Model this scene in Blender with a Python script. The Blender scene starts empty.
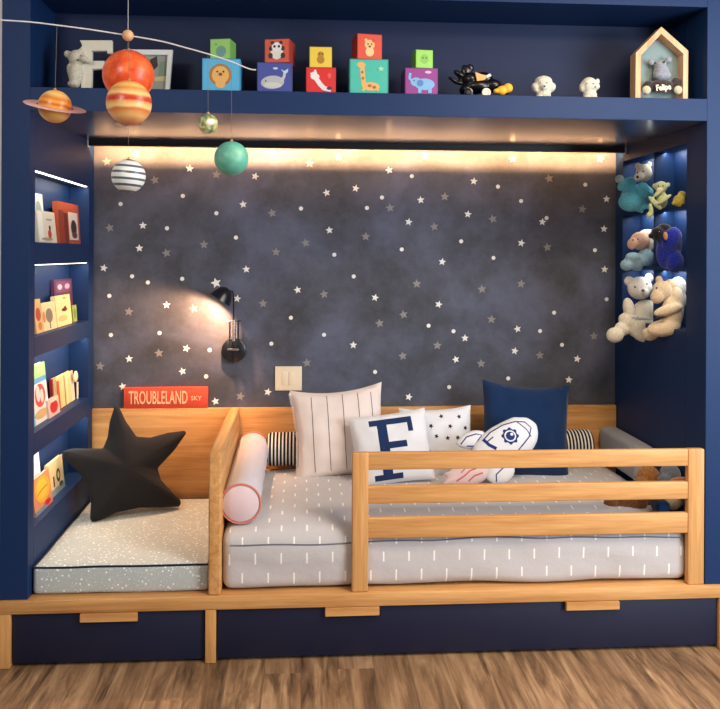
import bpy, bmesh, math, random
from math import sin, cos, pi, radians, sqrt, atan2
from mathutils import Vector, Matrix, noise
from mathutils.bvhtree import BVHTree
random.seed(7)
scene = bpy.context.scene
COL = scene.collection

# ------------------------------------------------------------------ camera
F, YAW, ROLL, H, D0, SH = 843.2, 0.0682, 0.0048, 1.4543, 3.03, -100.3
cam = bpy.data.objects.new('camera', bpy.data.cameras.new('camera'))
COL.objects.link(cam)
cam.data.sensor_width = 36
cam.data.lens = 36 * F / 720
cam.data.shift_y = SH / 720
cam.data.shift_x = -0.48 / 720
cam.matrix_world = Matrix.Translation((0, -D0, H)) @ Matrix.Rotation(-YAW, 4, 'Z') @ Matrix.Rotation(pi/2, 4, 'X') @ Matrix.Rotation(ROLL, 4, 'Z')
cam.data.clip_start = 0.05
scene.camera = cam

def ray(px, py):
    a, b = px - 360, py - 354.5
    c, s = cos(ROLL), sin(ROLL)
    a, b = a*c + b*s, -a*s + b*c
    b -= SH
    r, u = a / F, -b / F
    return Vector((r*cos(YAW) + sin(YAW), -r*sin(YAW) + cos(YAW), u))
def at(px, py, Y):
    d = ray(px, py); t = (Y + D0) / d.y
    return Vector((d.x*t, Y, H + d.z*t))
def atx(px, py, X):
    d = ray(px, py); t = X / d.x
    return Vector((X, -D0 + d.y*t, H + d.z*t))
def sc(Y): return (Y + D0) / F

# ------------------------------------------------------------------ materials
def lin(c):
    return tuple(((v/255)/12.92 if v/255 <= .04045 else ((v/255+.055)/1.055)**2.4) for v in c) + (1,)
class NT:
    def __init__(s, m): s.t = m.node_tree; s.n = s.t.nodes; s.l = s.t.links
    def new(s, ty, **k):
        n = s.n.new(ty)
        for a, v in k.items(): setattr(n, a, v)
        return n
    def put(s, sock, v):
        if isinstance(v, bpy.types.NodeSocket): s.l.new(v, sock)
        else: sock.default_value = v
    def math(s, op, a, b=0.0, c=0.0):
        n = s.new('ShaderNodeMath', operation=op); s.put(n.inputs[0], a); s.put(n.inputs[1], b); s.put(n.inputs[2], c)
        return n.outputs[0]
    def coord(s, kind='Object'): return s.new('ShaderNodeTexCoord').outputs[kind]
    def sep(s, v):
        n = s.new('ShaderNodeSeparateXYZ'); s.put(n.inputs[0], v); return n.outputs
    def mapping(s, v, scale=(1,1,1), loc=(0,0,0)):
        n = s.new('ShaderNodeMapping'); s.put(n.inputs[0], v); n.inputs['Scale'].default_value = scale; n.inputs['Location'].default_value = loc
        return n.outputs[0]
    def noise(s, v, scale, detail=4, rough=.55, dist=0):
        n = s.new('ShaderNodeTexNoise'); s.put(n.inputs['Vector'], v); n.inputs['Scale'].default_value = scale
        n.inputs['Detail'].default_value = detail; n.inputs['Roughness'].default_value = rough; n.inputs['Distortion'].default_value = dist
        return n.outputs['Fac']
    def ramp(s, f, stops):
        n = s.new('ShaderNodeValToRGB'); s.put(n.inputs[0], f); e = n.color_ramp.elements
        while len(e) < len(stops): e.new(.5)
        for k, (p, c) in enumerate(stops): e[k].position = p; e[k].color = lin(c)
        return n.outputs[0]
    def mix(s, f, a, b, blend='MIX'):
        n = s.new('ShaderNodeMix', data_type='RGBA', blend_type=blend); s.put(n.inputs[0], f)
        s.put(n.inputs[6], a if isinstance(a, bpy.types.NodeSocket) else lin(a)); s.put(n.inputs[7], b if isinstance(b, bpy.types.NodeSocket) else lin(b))
        return n.outputs[2]
    def bump(s, h, strength=.3, dist=.002):
        n = s.new('ShaderNodeBump'); n.inputs['Strength'].default_value = strength; n.inputs['Distance'].default_value = dist
        s.put(n.inputs['Height'], h); s.put(s.n['Principled BSDF'].inputs['Normal'], n.outputs[0])
    def base(s, c): s.put(s.n['Principled BSDF'].inputs['Base Color'], c)
def newmat(name, color=(128,128,128), rough=.5, metal=0, spec=.5, emit=None, estr=1, sheen=0, coat=0, trans=0):
    m = bpy.data.materials.new(name); m.use_nodes = True
    b = m.node_tree.nodes['Principled BSDF']
    b.inputs['Base Color'].default_value = lin(color); b.inputs['Roughness'].default_value = rough
    b.inputs['Metallic'].default_value = metal; b.inputs['Specular IOR Level'].default_value = spec
    b.inputs['Sheen Weight'].default_value = sheen; b.inputs['Coat Weight'].default_value = coat
    b.inputs['Transmission Weight'].default_value = trans
    if emit: b.inputs['Emission Color'].default_value = lin(emit); b.inputs['Emission Strength'].default_value = estr
    return m
_plain = {}
def plain(c, rough=.6):
    k = (tuple(c), rough)
    if k not in _plain:
        m = newmat('paint_%d_%d_%d' % tuple(c), c, rough); n = NT(m)
        f = n.noise(n.coord(), 60, 3)
        n.base(n.mix(n.math('MULTIPLY', f, .18), c, (int(c[0]*.7), int(c[1]*.7), int(c[2]*.7))))
        _plain[k] = m
    return _plain[k]
def fabric(name, c, c2=None, scale=500, rough=.95, sheen=.2):
    m = newmat(name, c, rough, spec=.2, sheen=sheen); n = NT(m)
    co = n.coord(); f = n.noise(co, scale, 2); g = n.noise(co, 14, 3)
    c2 = c2 or tuple(int(v*.8) for v in c)
    n.base(n.mix(n.math('ADD', n.math('MULTIPLY', f, .5), n.math('MULTIPLY', g, .4)), c, c2)); n.bump(f, .3, .001)
    return m
def plush(name, c, c2=None):
    m = newmat(name, c, 1, spec=.1, sheen=.4); n = NT(m)
    co = n.coord(); f = n.noise(co, 160, 4, .7); c2 = c2 or tuple(int(v*.72) for v in c)
    n.base(n.mix(n.ramp(f, [(.35, (0,0,0)), (.65, (255,255,255))]), c2, c)); n.bump(f, .8, .004)
    return m
def wood(name, axis, light, mid, dark, rough=.45):
    m = newmat(name, mid, rough, spec=.35); n = NT(m)
    s = [34, 34, 34]; s[axis] = 1.6
    v = n.mapping(n.coord(), tuple(s))
    f = n.noise(v, 1.0, 6, .6, .6); g = n.noise(n.mapping(n.coord(), tuple(q*5 for q in s)), 1.0, 3, .6)
    h = n.math('ADD', n.math('MULTIPLY', f, .75), n.math('MULTIPLY', g, .25))
    n.base(n.ramp(h, [(.33, dark), (.5, mid), (.66, light)])); n.bump(h, .12, .001)
    return m
OAK = ((226,174,114), (209,154,94), (182,124,68))
oak_x = wood('oak_along_width', 0, *OAK); oak_y = wood('oak_along_depth', 1, *OAK); oak_z = wood('oak_upright', 2, *OAK)
pine = wood('pale_pine', 2, (232,190,150), (222,172,128), (200,145,100))
def lacquer(name, c, rough, coat=1):
    m = newmat(name, c, rough, spec=.5); n = NT(m)
    f = n.noise(n.coord(), 5, 3); n.base(n.mix(n.math('MULTIPLY', f, .35), c, tuple(int(v*.85) for v in c)))
    n.bump(n.noise(n.coord(), 220, 2), .05, .0006)
    bs = m.node_tree.nodes['Principled BSDF']; bs.inputs['Coat Weight'].default_value = coat; bs.inputs['Coat Roughness'].default_value = .16; bs.inputs['Coat IOR'].default_value = 1.6
    return m
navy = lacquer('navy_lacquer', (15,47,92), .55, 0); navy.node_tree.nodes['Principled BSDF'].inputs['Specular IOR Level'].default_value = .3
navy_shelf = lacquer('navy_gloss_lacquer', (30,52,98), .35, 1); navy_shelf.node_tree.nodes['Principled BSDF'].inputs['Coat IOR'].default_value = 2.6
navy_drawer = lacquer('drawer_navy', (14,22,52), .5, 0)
white_paint = plain((235,235,232)); black_metal = newmat('black_metal', (18,20,28), .3, spec=.6)
led_warm = newmat('warm_led', (255,240,210), .5, emit=(255,200,120), estr=3)
led_cool = newmat('white_led', (255,250,240), .5, emit=(255,244,225), estr=4)

# wallpaper
wallp = newmat('night_sky_wallpaper', (60,64,84), .7, spec=.3)
n = NT(wallp); co = n.coord()
a = n.noise(co, 2.2, 6, .6, .5); b = n.noise(n.mapping(co, (1,1,1), (5,3,1)), 5, 5, .65)
c1 = n.ramp(a, [(.34, (48,48,50)), (.5, (70,72,84)), (.64, (92,98,124))])
c2 = n.ramp(b, [(.38, (48,48,50)), (.62, (98,102,122))])
gg = n.noise(co, 90, 3, .7)
n.base(n.mix(n.math('MULTIPLY', gg, .22), n.mix(.4, c1, c2), (120,122,130)))
star_white = plain((248,246,240), .4); star_grey = plain((142,138,136), .6)

# floor
floor_m = newmat('laminate_floor', (150,115,80), .42, spec=.4); n = NT(floor_m); co = n.coord(); sx, sy, sz = n.sep(co)
pid = n.math('FLOOR', n.math('DIVIDE', sx, .128))
wn = n.new('ShaderNodeTexWhiteNoise', noise_dimensions='1D'); n.put(wn.inputs['W'], pid)
ylen = n.math('FLOOR', n.math('DIVIDE', n.math('ADD', sy, n.math('MULTIPLY', wn.outputs['Value'], 1.2)), 1.25))
wn2 = n.new('ShaderNodeTexWhiteNoise', noise_dimensions='2D'); cb = n.new('ShaderNodeCombineXYZ'); n.put(cb.inputs[0], pid); n.put(cb.inputs[1], ylen); n.put(wn2.inputs['Vector'], cb.outputs[0])
cb2 = n.new('ShaderNodeCombineXYZ'); n.put(cb2.inputs[0], n.math('MULTIPLY', sx, 17)); n.put(cb2.inputs[1], n.math('MULTIPLY', sy, 1.9)); n.put(cb2.inputs[2], n.math('MULTIPLY', wn2.outputs['Value'], 40))
g1 = n.noise(cb2.outputs[0], 1.0, 5, .62, .9); g2 = n.noise(n.mapping(cb2.outputs[0], (5,2.2,1)), 1.0, 4, .6)
grain = n.math('ADD', n.math('MULTIPLY', g1, .78), n.math('MULTIPLY', g2, .22))
colf = n.ramp(grain, [(.36, (70,52,38)), (.46, (126,96,70)), (.55, (166,130,96)), (.66, (198,164,126))])
tone = n.mix(n.math('MULTIPLY', wn2.outputs['Value'], .38), colf, (120,92,66))
fx = n.math('FRACT', n.math('DIVIDE', sx, .128)); seam = n.math('LESS_THAN', fx, .018)
n.base(n.mix(n.math('MULTIPLY', seam, .35), tone, (60,44,34))); n.bump(grain, .1, .001)

# ------------------------------------------------------------------ mesh helpers
WM = {}
def obj(name, bm, mats, parent=None, M=None, smooth=True, label=None):
    me = bpy.data.meshes.new(name)
    if isinstance(bm, bpy.types.Mesh): me = bm; me.name = name
    else:
        bmesh.ops.recalc_face_normals(bm, faces=bm.faces) if getattr(bm, 'faces', None) is not None and not getattr(obj, 'norecalc', False) else None
        bm.to_mesh(me); bm.free()
    for m in (mats if isinstance(mats, (list, tuple)) else [mats]): me.materials.append(m)
    o = bpy.data.objects.new(name, me); COL.objects.link(o)
    W = M if M is not None else Matrix()
    if parent is None and M is None and len(me.vertices):
        xs = [v.co for v in me.vertices]
        c = Vector(((min(v.x for v in xs)+max(v.x for v in xs))/2, (min(v.y for v in xs)+max(v.y for v in xs))/2, min(v.z for v in xs)))
        me.transform(Matrix.Translation(-c)); W = Matrix.Translation(c)
    if parent is not None:
        o.parent = parent; o.matrix_local = WM[parent.name].inverted() @ W
        if M is None:   # keep an own origin at the middle of the part
            xs = [v.co for v in me.vertices]
            c = sum(xs, Vector()) / max(1, len(xs))
            me.transform(Matrix.Translation(-c)); o.matrix_local = WM[parent.name].inverted() @ Matrix.Translation(c); W = Matrix.Translation(c)
    else: o.matrix_world = W
    WM[o.name] = W.copy()
    if smooth:
        for p in me.polygons: p.use_smooth = True
        me.set_sharp_from_angle(angle=radians(38))
    if label: o['label'] = label
    return o
def thing(name, label, cat, loc, group=None):
    o = bpy.data.objects.new(name, None); COL.objects.link(o); o.location = loc; o.empty_display_size = .05
    WM[o.name] = Matrix.Translation(Vector(loc)); o['label'] = label; o['category'] = cat
    if group: o['group'] = group
    return o
def tag(o, label, cat, group=None):
    o['label'] = label; o['category'] = cat
    if group: o['group'] = group
    return o
def struct(o): o['kind'] = 'structure'; return o
def BM(): return bmesh.new()
def box(bm, lo, hi, bev=0, mi=0, seg=2, M=None):
    t = bmesh.new(); bmesh.ops.create_cube(t, size=1)
    lo, hi = Vector(lo), Vector(hi)
    for v in t.verts: v.co = Vector((lo[i] + (v.co[i]+.5)*(hi[i]-lo[i]) for i in range(3)))
    if bev: bmesh.ops.bevel(t, geom=t.edges[:], offset=bev, segments=seg, affect='EDGES', profile=.5)
    for f in t.faces: f.material_index = mi
    if M is not None: t.transform(M)
    return merge(bm, t)
def merge(bm, t):
    me = bpy.data.meshes.new('tmp'); t.to_mesh(me); t.free(); bm.from_mesh(me); bpy.data.meshes.remove(me); return bm
def lathe(bm, prof, M=None, seg=32, mi=0):
    t = bmesh.new(); rings = []
    for r, z in prof:
        if r < 1e-6: rings.append([t.verts.new((0,0,z))])
        else: rings.append([t.verts.new((r*cos(2*pi*k/seg), r*sin(2*pi*k/seg), z)) for k in range(seg)])
    for A, B in zip(rings, rings[1:]):
        for k in range(seg):
            q = [A[k % len(A)], A[(k+1) % len(A)], B[(k+1) % len(B)], B[k % len(B)]]
            u = []
            for v in q:
                if v not in u: u.append(v)
            if len(u) > 2: t.faces.new(u)
    for f in t.faces: f.material_index = mi
    if M is not None: t.transform(M)
    return merge(bm, t)
def tube(bm, pts, r, seg=8, mi=0, closed=False):
    t = bmesh.new(); P = [Vector(p) for p in pts]; N = len(P); rings = []
    up = Vector((0.13, .21, 1)).normalized()
    for i, p in enumerate(P):
        a = P[(i-1) % N] if closed or i else P[0]; b = P[(i+1) % N] if closed or i < N-1 else P[-1]
        d = (b - a).normalized(); x = d.cross(up)
        if x.length < .05: x = d.cross(Vector((1,0,0)))
        x.normalize(); y = d.cross(x)
        rings.append([t.verts.new(p + r*(x*cos(2*pi*k/seg) + y*sin(2*pi*k/seg))) for k in range(seg)])
    for i in range(N if closed else N-1):
        A, B = rings[i], rings[(i+1) % N]
        for k in range(seg): t.faces.new((A[k], A[(k+1)%seg], B[(k+1)%seg], B[k]))
    if not closed: t.faces.new(rings[0][::-1]); t.faces.new(rings[-1])
    for f in t.faces: f.material_index = mi
    return merge(bm, t)
def ball(bm, c, r, mi=0, sub=3, M=None):
    t = bmesh.new(); bmesh.ops.create_icosphere(t, subdivisions=sub, radius=1)
    rr = r if isinstance(r, (tuple, list)) else (r, r, r)
    t.transform(Matrix.Translation(Vector(c)) @ (M or Matrix()) @ Matrix.Diagonal((*rr, 1)))
    for f in t.faces: f.material_index = mi
    return merge(bm, t)
def prism(bm, poly, z0, z1, M=None, mi=0, bev=0):
    t = bmesh.new(); vs = [t.verts.new((x, y, z0)) for x, y in poly]; f = t.faces.new(vs)
    r = bmesh.ops.extrude_face_region(t, geom=[f]); bmesh.ops.translate(t, vec=(0,0,z1-z0), verts=[e for e in r['geom'] if isinstance(e, bmesh.types.BMVert)])
    if bev: bmesh.ops.bevel(t, geom=[e for e in t.edges if abs((e.verts[0].co-e.verts[1].co).z) < 1e-6], offset=bev, segments=2, affect='EDGES')
    bmesh.ops.recalc_face_normals(t, faces=t.faces)
    for q in t.faces: q.material_index = mi
    if M is not None: t.transform(M)
    return merge(bm, t)
def blobs(spec, vox=.006, smooth=6, M=None):
    """ellipsoids melted into one continuous skin"""
    t = bmesh.new()
    for c, r, rot in spec: ball(t, c, r, sub=3, M=rot)
    me = bpy.data.meshes.new('b'); t.to_mesh(me); t.free(); o = bpy.data.objects.new('b', me); COL.objects.link(o)
    a = o.modifiers.new('r', 'REMESH'); a.mode = 'VOXEL'; a.voxel_size = vox
    s = o.modifiers.new('s', 'SMOOTH'); s.iterations = smooth; s.factor = .5
    dg = bpy.context.evaluated_depsgraph_get(); dg.update(); out = bpy.data.meshes.new_from_object(o.evaluated_get(dg))
    bpy.data.objects.remove(o); bm = bmesh.new(); bm.from_mesh(out); bpy.data.meshes.remove(out)
    return bm
FR = Matrix.Rotation(pi/2, 4, 'X')           # local x right, y up, z towards the room
def frame(c, roll=0, lean=0, yaw=0):
    return Matrix.Translation(Vector(c)) @ Matrix.Rotation(radians(yaw), 4, 'Z') @ Matrix.Rotation(radians(-lean), 4, 'X') @ FR @ Matrix.Rotation(radians(roll), 4, 'Z')
FXR = Matrix.Rotation(pi/2, 4, 'Z') @ FR      # local x -> +Y, y up, z -> +X (faces right)
FXL = Matrix.Rotation(-pi/2, 4, 'Z') @ FR     # faces left
def ell(cx, cy, rx, ry, n=20, a=0):
    return [(cx + rx*cos(t)*cos(a) - ry*sin(t)*sin(a), cy + rx*cos(t)*sin(a) + ry*sin(t)*cos(a)) for t in [2*pi*k/n for k in range(n)]]
def starp(cx, cy, r, a=0, n=5, inner=.45):
    return [(cx + (r if k % 2 == 0 else r*inner)*sin(a + pi*k/n), cy + (r if k % 2 == 0 else r*inner)*cos(a + pi*k/n)) for k in range(2*n)]
def stroke(pts, w):
    L, R = [], []
    P = [Vector(p) for p in pts]
    for i, p in enumerate(P):
        d = (P[min(i+1, len(P)-1)] - P[max(i-1, 0)]).normalized(); q = Vector((-d.y, d.x)) * w/2
        L.append(tuple(p + q)); R.append(tuple(p - q))
    return L + R[::-1]
def decals(bm, polys, off=.0008, res=.012, dist=2.0):
    """printed or sewn shapes laid on the +z side of the mesh in bm; polys = [(polygon, material index)]"""
    bvh = BVHTree.FromBMesh(bm)
    for poly, mi in polys:
        t = bmesh.new(); f = t.faces.new([t.verts.new((x, y, 0)) for x, y in poly])
        bmesh.ops.triangulate(t, faces=t.faces[:])
        for _ in range(4):
            es = [e for e in t.edges if e.calc_length() > res]
            if not es: break
            bmesh.ops.subdivide_edges(t, edges=es, cuts=1); bmesh.ops.triangulate(t, faces=t.faces[:])
        for v in t.verts:
            h = bvh.ray_cast(Vector((v.co.x, v.co.y, dist)), Vector((0,0,-1)))
            if h[0] is not None: v.co.z = h[0].z + off
            else: v.co.z = -99
        bmesh.ops.delete(t, geom=[v for v in t.verts if v.co.z < -50], context='VERTS')
        t.normal_update()
        for f in t.faces:
            f.material_index = mi
            if f.normal.z < 0: f.normal_flip()
        merge(bm, t)
    return bm
def textmesh(s, size, sx=1.0, depth=.0006, bold=0.0):
    cu = bpy.data.curves.new('t', 'FONT'); cu.body = s; cu.size = size; cu.extrude = depth; cu.align_x = 'CENTER'; cu.align_y = 'CENTER'; cu.offset = bold; cu.resolution_u = 3
    o = bpy.data.objects.new('t', cu); COL.objects.link(o); dg = bpy.context.evaluated_depsgraph_get(); dg.update()
    me = bpy.data.meshes.new_from_object(o.evaluated_get(dg)); bpy.data.objects.remove(o)
    t = bmesh.new(); t.from_mesh(me); bpy.data.meshes.remove(me)
    xs = [v.co.x for v in t.verts]; w = max(xs)-min(xs)
    for v in t.verts: v.co.x *= sx
    return t, w*sx
def addtext(bm, s, cx, cy, z, size, sx=1.0, mi=0, bold=0.0, M=None):
    t, w = textmesh(s, size, sx, .0006, bold)
    for f in t.faces: f.material_index = mi
    t.transform((M or Matrix()) @ Matrix.Translation((cx, cy, z))); return merge(bm, t)
def gridbox(half, r, step=.03):
    """rounded box, finely meshed so it can be crowned"""
    def cs(h):
        e = [-h + r*(1-cos(pi/2*k/5)) for k in range(6)]
        nmid = max(1, int((2*h-2*r)/step)); mid = [-h + r + (2*h-2*r)*k/nmid for k in range(1, nmid)]
        return e + mid + [-v for v in e[::-1]]
    C = [cs(h) for h in half]; t = bmesh.new()
    for ax in range(3):
        u, v = [(1,2),(2,0),(0,1)][ax]
        for sgn in (-1, 1):
            g = []
            for a in C[u]:
                row = []
                for b in C[v]:
                    p = [0,0,0]; p[ax] = sgn*half[ax]; p[u] = a; p[v] = b
                    inn = Vector([max(-(half[i]-r), min(half[i]-r, p[i])) for i in range(3)]); d = Vector(p) - inn
                    row.append(t.verts.new(inn + d.normalized()*r))
                g.append(row)
            for i in range(len(g)-1):
                for j in range(len(g[0])-1):
                    q = [g[i][j], g[i+1][j], g[i+1][j+1], g[i][j+1]]
                    t.faces.new(q if sgn > 0 else q[::-1])
    bmesh.ops.remove_doubles(t, verts=t.verts[:], dist=1e-5)
    return t
def pillow(w, h, th, pinch=.07, n=26, wr=.009, seed=0, sag=0.0):
    """square cushion, drawn-in sides, sharp corners, sewn edge; local x/y plane"""
    t = bmesh.new(); S = {}
    for side in (1, -1):
        for i in range(n+1):
            for j in range(n+1):
                u, v = -1 + 2*i/n, -1 + 2*j/n; edge = i in (0, n) or j in (0, n)
                if side == -1 and edge: S[side, i, j] = S[1, i, j]; continue
                x = w/2*u*(1 - pinch*(1-v*v)); y = h/2*v*(1 - pinch*(1-u*u)) - sag*h*(1-u*u)*max(0, v)**2
                z = side*th/2*((1-u*u)**.5*(1-v*v)**.5)**.8
                if not edge: z += wr*noise.noise(Vector((u*3+seed, v*3, side*5+seed)))*min(1, 4*(1-abs(u)))*min(1, 4*(1-abs(v)))
                S[side, i, j] = t.verts.new((x, y, z))
        for i in range(n):
            for j in range(n):
                q = [S[side, i, j], S[side, i+1, j], S[side, i+1, j+1], S[side, i, j+1]]
                try: t.faces.new(q if side > 0 else q[::-1])
                except ValueError: pass
    return t
def inflate(poly, c, th, rings=9, per=.012, p=.5, th_back=None):
    """stuffed shape from an outline that is star-shaped around c"""
    out = []
    for k in range(len(poly)):
        a, b = Vector(poly[k]), Vector(poly[(k+1) % len(poly)]); m = max(1, int((b-a).length/per))
        out += [a + (b-a)*q/m for q in range(m)]
    for _ in range(1):
        out = [(out[i-1] + out[i]*2 + out[(i+1) % len(out)])/4 for i in range(len(out))]
    c = Vector(c); t = bmesh.new(); N = len(out); rim = [t.verts.new((q.x, q.y, 0)) for q in out]
    for side in (1, -1):
        prev = rim; T = th if side > 0 else (th if th_back is None else th_back)
        for r in range(1, rings):
            k = cos(pi/2*r/rings)
            ring = [t.verts.new((c.x + (q.x-c.x)*k, c.y + (q.y-c.y)*k, side*T*(1-k*k)**p)) for q in out]
            for i in range(N):
                q = [prev[i], prev[(i+1) % N], ring[(i+1) % N], ring[i]]; t.faces.new(q if side > 0 else q[::-1])
            prev = ring
        top = t.verts.new((c.x, c.y, side*T))
        for i in range(N):
            q = [prev[i], prev[(i+1) % N], top]; t.faces.new(q if side > 0 else q[::-1])
    return t

# ------------------------------------------------------------------ main sizes
XL, XR, DEP = -.9576, 1.492, .9126
ZST, ZSB, ZRT, ZRB, ZW = 2.036, 1.954, .236, .190, .742
TW = .097                                     # tower thickness
CEIL = 2.62
# setting
b = BM(); box(b, (-4, -6, -.05), (4, 1.2, 0)); struct(obj('floor', b, floor_m, smooth=False))
b = BM(); box(b, (-4, -6, CEIL), (4, 1.2, CEIL+.05)); struct(obj('ceiling', b, white_paint, smooth=False))
b = BM(); box(b, (-3.2, .012, 0), (XL-TW-.004, .12, CEIL)); struct(obj('wall_left', b, plain((238,240,242)), smooth=False))
b = BM(); box(b, (-3.2, .0, 0), (XL-TW-.12, .012, .09), .003); struct(obj('baseboard_left', b, white_paint, smooth=False))
WY = DEP
b = BM(); box(b, (XL-TW, WY, 0), (XR+.5, WY+.1, CEIL))
def wstar(ox, oy, s):
    for tok in s.split(): yield ox, oy, tok
TILES = [(90,140,'g85,110 w233,70 w505,145 g328,203 d155,324 d470,283 g100,445 w268,433 d390,447 w250,548 g387,572 d640,371 g577,530 w70,648 d213,690 d467,703 g640,175'),
(220,140,'w268,68 g455,118 w600,85 w178,184 w540,267 w687,245 w117,326 g264,370 d410,347 w554,457 d81,494 g434,521 g284,567 d579,581 w133,655 d677,691'),
(350,140,'w380,78 w198,153 d313,183 w627,209 d162,291 w358,304 g480,287 d86,344 g203,344 w297,415 w597,376 g427,439 g80,489 d563,513 d262,554 w467,617'),
(480,140,'w165,95 w610,95 g350,195 d533,226 d91,236 d208,309 w641,299 g65,400 w316,415 g518,350 w628,450 w209,522 g341,543 d582,558 d68,597 w631,655 d337,395'),
(90,270,'d293,63 d98,131 w388,177 g197,211 g525,195 d106,329 d352,319 w488,397 d606,405 g349,421 w198,450 g51,487 w468,513 d588,539 w165,590 w635,665 W638,66'),
(220,270,'w87,145 w393,101 g527,123 g218,170 d359,242 d527,328 d260,373 w675,380 w242,618 d360,628 g103,640 g440,470'),
(350,270,'g338,70 g668,97 w127,140 w449,174 g271,226 g150,270 d398,282 d524,310 w582,345 g442,382 g267,435 w536,453 g664,474 d127,516 d502,593 w298,643'),
(480,270,'g208,70 d641,148 d375,216 g58,250 w190,299 d304,309 d415,379 w176,410 w492,450 g303,432 g577,335 d143,549 w450,556')]
for ox, oy, s in TILES:
    for tok in s.split():
        k = tok[0]; u, v = map(float, tok[1:].split(','))
        p = at(ox + u/5.064, oy + v/5.064, WY); s_ = sc(WY)
        a = random.uniform(-.3, .3)
        poly = ell(0, 0, 2.1*s_, 2.1*s_, 10) if k == 'd' else starp(0, 0, {'w': 4.0, 'W': 5.4, 'g': 4.7}[k]*s_, a, inner=.46)
        prism(b, poly, 0, .0006, Matrix.Translation((p.x, WY, p.z)) @ FR, 2 if k == 'g' else 1)
struct(obj('wall_back', b, [wallp, star_white, star_grey], smooth=False))

# ------------------------------------------------------------------ navy surround
sur = thing('built_in_surround', 'navy lacquered surround with lit side niches and long top shelf around the bed', 'built-in shelving', (XL, 0, ZRT))
NI = [(1.492, 1.752), (1.151, 1.411), (.806, 1.080), (.470, .729)]
NY0, NY1 = .064, .826
b = BM()
box(b, (XL-TW, 0, ZRT+.001), (XL, NY0, CEIL-.002), .0015); box(b, (XL-TW, NY1, ZRT+.001), (XL, DEP-.001, CEIL-.002))
box(b, (XL-TW, NY0, ZRT+.001), (XL-TW+.010, NY1, CEIL-.002))
zs = [ZRT+.001] + [z for n_ in NI[::-1] for z in n_] + [CEIL-.002]
for z0, z1 in zip(zs[0::2], zs[1::2]): box(b, (XL-TW+.010, NY0, z0), (XL, NY1, z1))
obj('left_tower', b, navy, sur, smooth=False)
RY0, RY1, RYM = .165, .822, .465
RZ = [(1.159, 1.392), (1.408, 1.642), (1.658, 1.893)]
b = BM()
box(b, (XR, 0, ZRT+.001), (XR+.25, RY0, CEIL-.002), .0015); box(b, (XR, RY1, ZRT+.001), (XR+.25, DEP-.001, CEIL-.002))
box(b, (XR+.085, RY0, ZRT+.001), (XR+.25, RY1, CEIL-.002))
zs = [ZRT+.001] + [z for n_ in RZ for z in n_] + [CEIL-.002]
for z0, z1 in zip(zs[0::2], zs[1::2]): box(b, (XR, RY0, z0), (XR+.085, RY1, z1))
obj('right_tower', b, navy, sur, smooth=False)
b = BM(); box(b, (XR+.002, RYM, RZ[0][0]+.0005), (XR+.085, RYM+.012, RZ[2][1]-.0005)); obj('niche_divider', b, navy, sur, smooth=False)
b = BM(); box(b, (XL, -.0006, ZSB), (XR, DEP-.001, ZST), .0015); b.normal_update()
for f_ in b.faces: f_.material_index = 1 if f_.normal.z < -.5 else 0
obj('top_shelf', b, [navy, navy_shelf], sur, smooth=False)
UD = .29; ZH = at(700, 7, 0).z
b = BM(); box(b, (XL, UD, ZST), (XR, UD+.018, CEIL-.002)); obj('shelf_back', b, lacquer('shelf_back_navy', (20,36,74), .7, 0), sur, smooth=False)
b = BM(); box(b, (XL, -.0006, ZH), (XR, UD, CEIL-.002), .0015); obj('top_fascia', b, navy, sur, smooth=False)
# led channel under the shelf, its lip screening the strip from the room
b = BM(); box(b, (XL+.0, .775, ZSB-.022), (XR, .781, ZSB-.0002)); box(b, (XL, .775, ZSB-.0235), (XR, .803, ZSB-.021)); obj('led_channel', b, newmat('dark_profile', (20,18,20), .5), sur, smooth=False)
b = BM(); box(b, (XL+.01, .7815, ZSB-.021), (XR-.01, .7875, ZSB-.013)); obj('led_strip', b, led_warm, sur, smooth=False)
for x_ in (XL+.003, XR-.009):
    b = BM(); box(b, (x_, .770, ZSB-.03), (x_+.006, .80, ZSB-.0003), .001); obj('channel_end_cap', b, newmat('pale_cap', (200,198,195), .5), sur)
for i, (z0, z1) in enumerate(NI):
    b = BM(); box(b, (XL-.022, NY0+.005, z1-.0025), (XL-.008, NY1-.005, z1-.0003)); obj('niche_light_strip', b, led_cool, sur, smooth=False)

# ------------------------------------------------------------------ oak bed and bench base
base = thing('bed_and_bench_base', 'built-in oak bed and bench frame with slatted guard rail and navy drawers', 'bed', (.27, .45, 0))
xdiv0, xdiv1 = at(208.5, 500, 0).x, at(221, 500, 0).x
xs0, xs1 = at(205.5, 640, 0).x, at(216, 640, 0).x
xe = at(718, 640, 0).x
b = BM(); box(b, (XL-TW-.045, -.012, ZRB), (XR+.25, .06, ZRT), .0025); obj('front_rail', b, oak_x, base)
b = BM(); box(b, (XL-.0, .06, ZRB), (XR, DEP-.002, ZRT-.004)); obj('platform', b, oak_y, base, smooth=False)
for x0, x1 in ((XL-TW-.045, at(11, 640, 0).x), (xs0, xs1), (xe, xe+.04)):
    b = BM(); box(b, (x0, -.011, .001), (x1, .5, ZRB-.0003), .002); obj('stile', b, oak_z, base)
b = BM(); box(b, (xdiv0, .0, ZRT+.0005), (xdiv1, .885, .748), .007, seg=3); obj('divider_panel', b, oak_y, base)
b = BM(); box(b, (XL+.001, .886, ZRT), (xdiv0+.01, DEP-.002, ZW), .002); box(b, (xdiv0+.0105, .886, ZRT), (XR-.002, DEP-.002, ZW), .002); obj('back_panel', b, oak_x, base)
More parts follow.
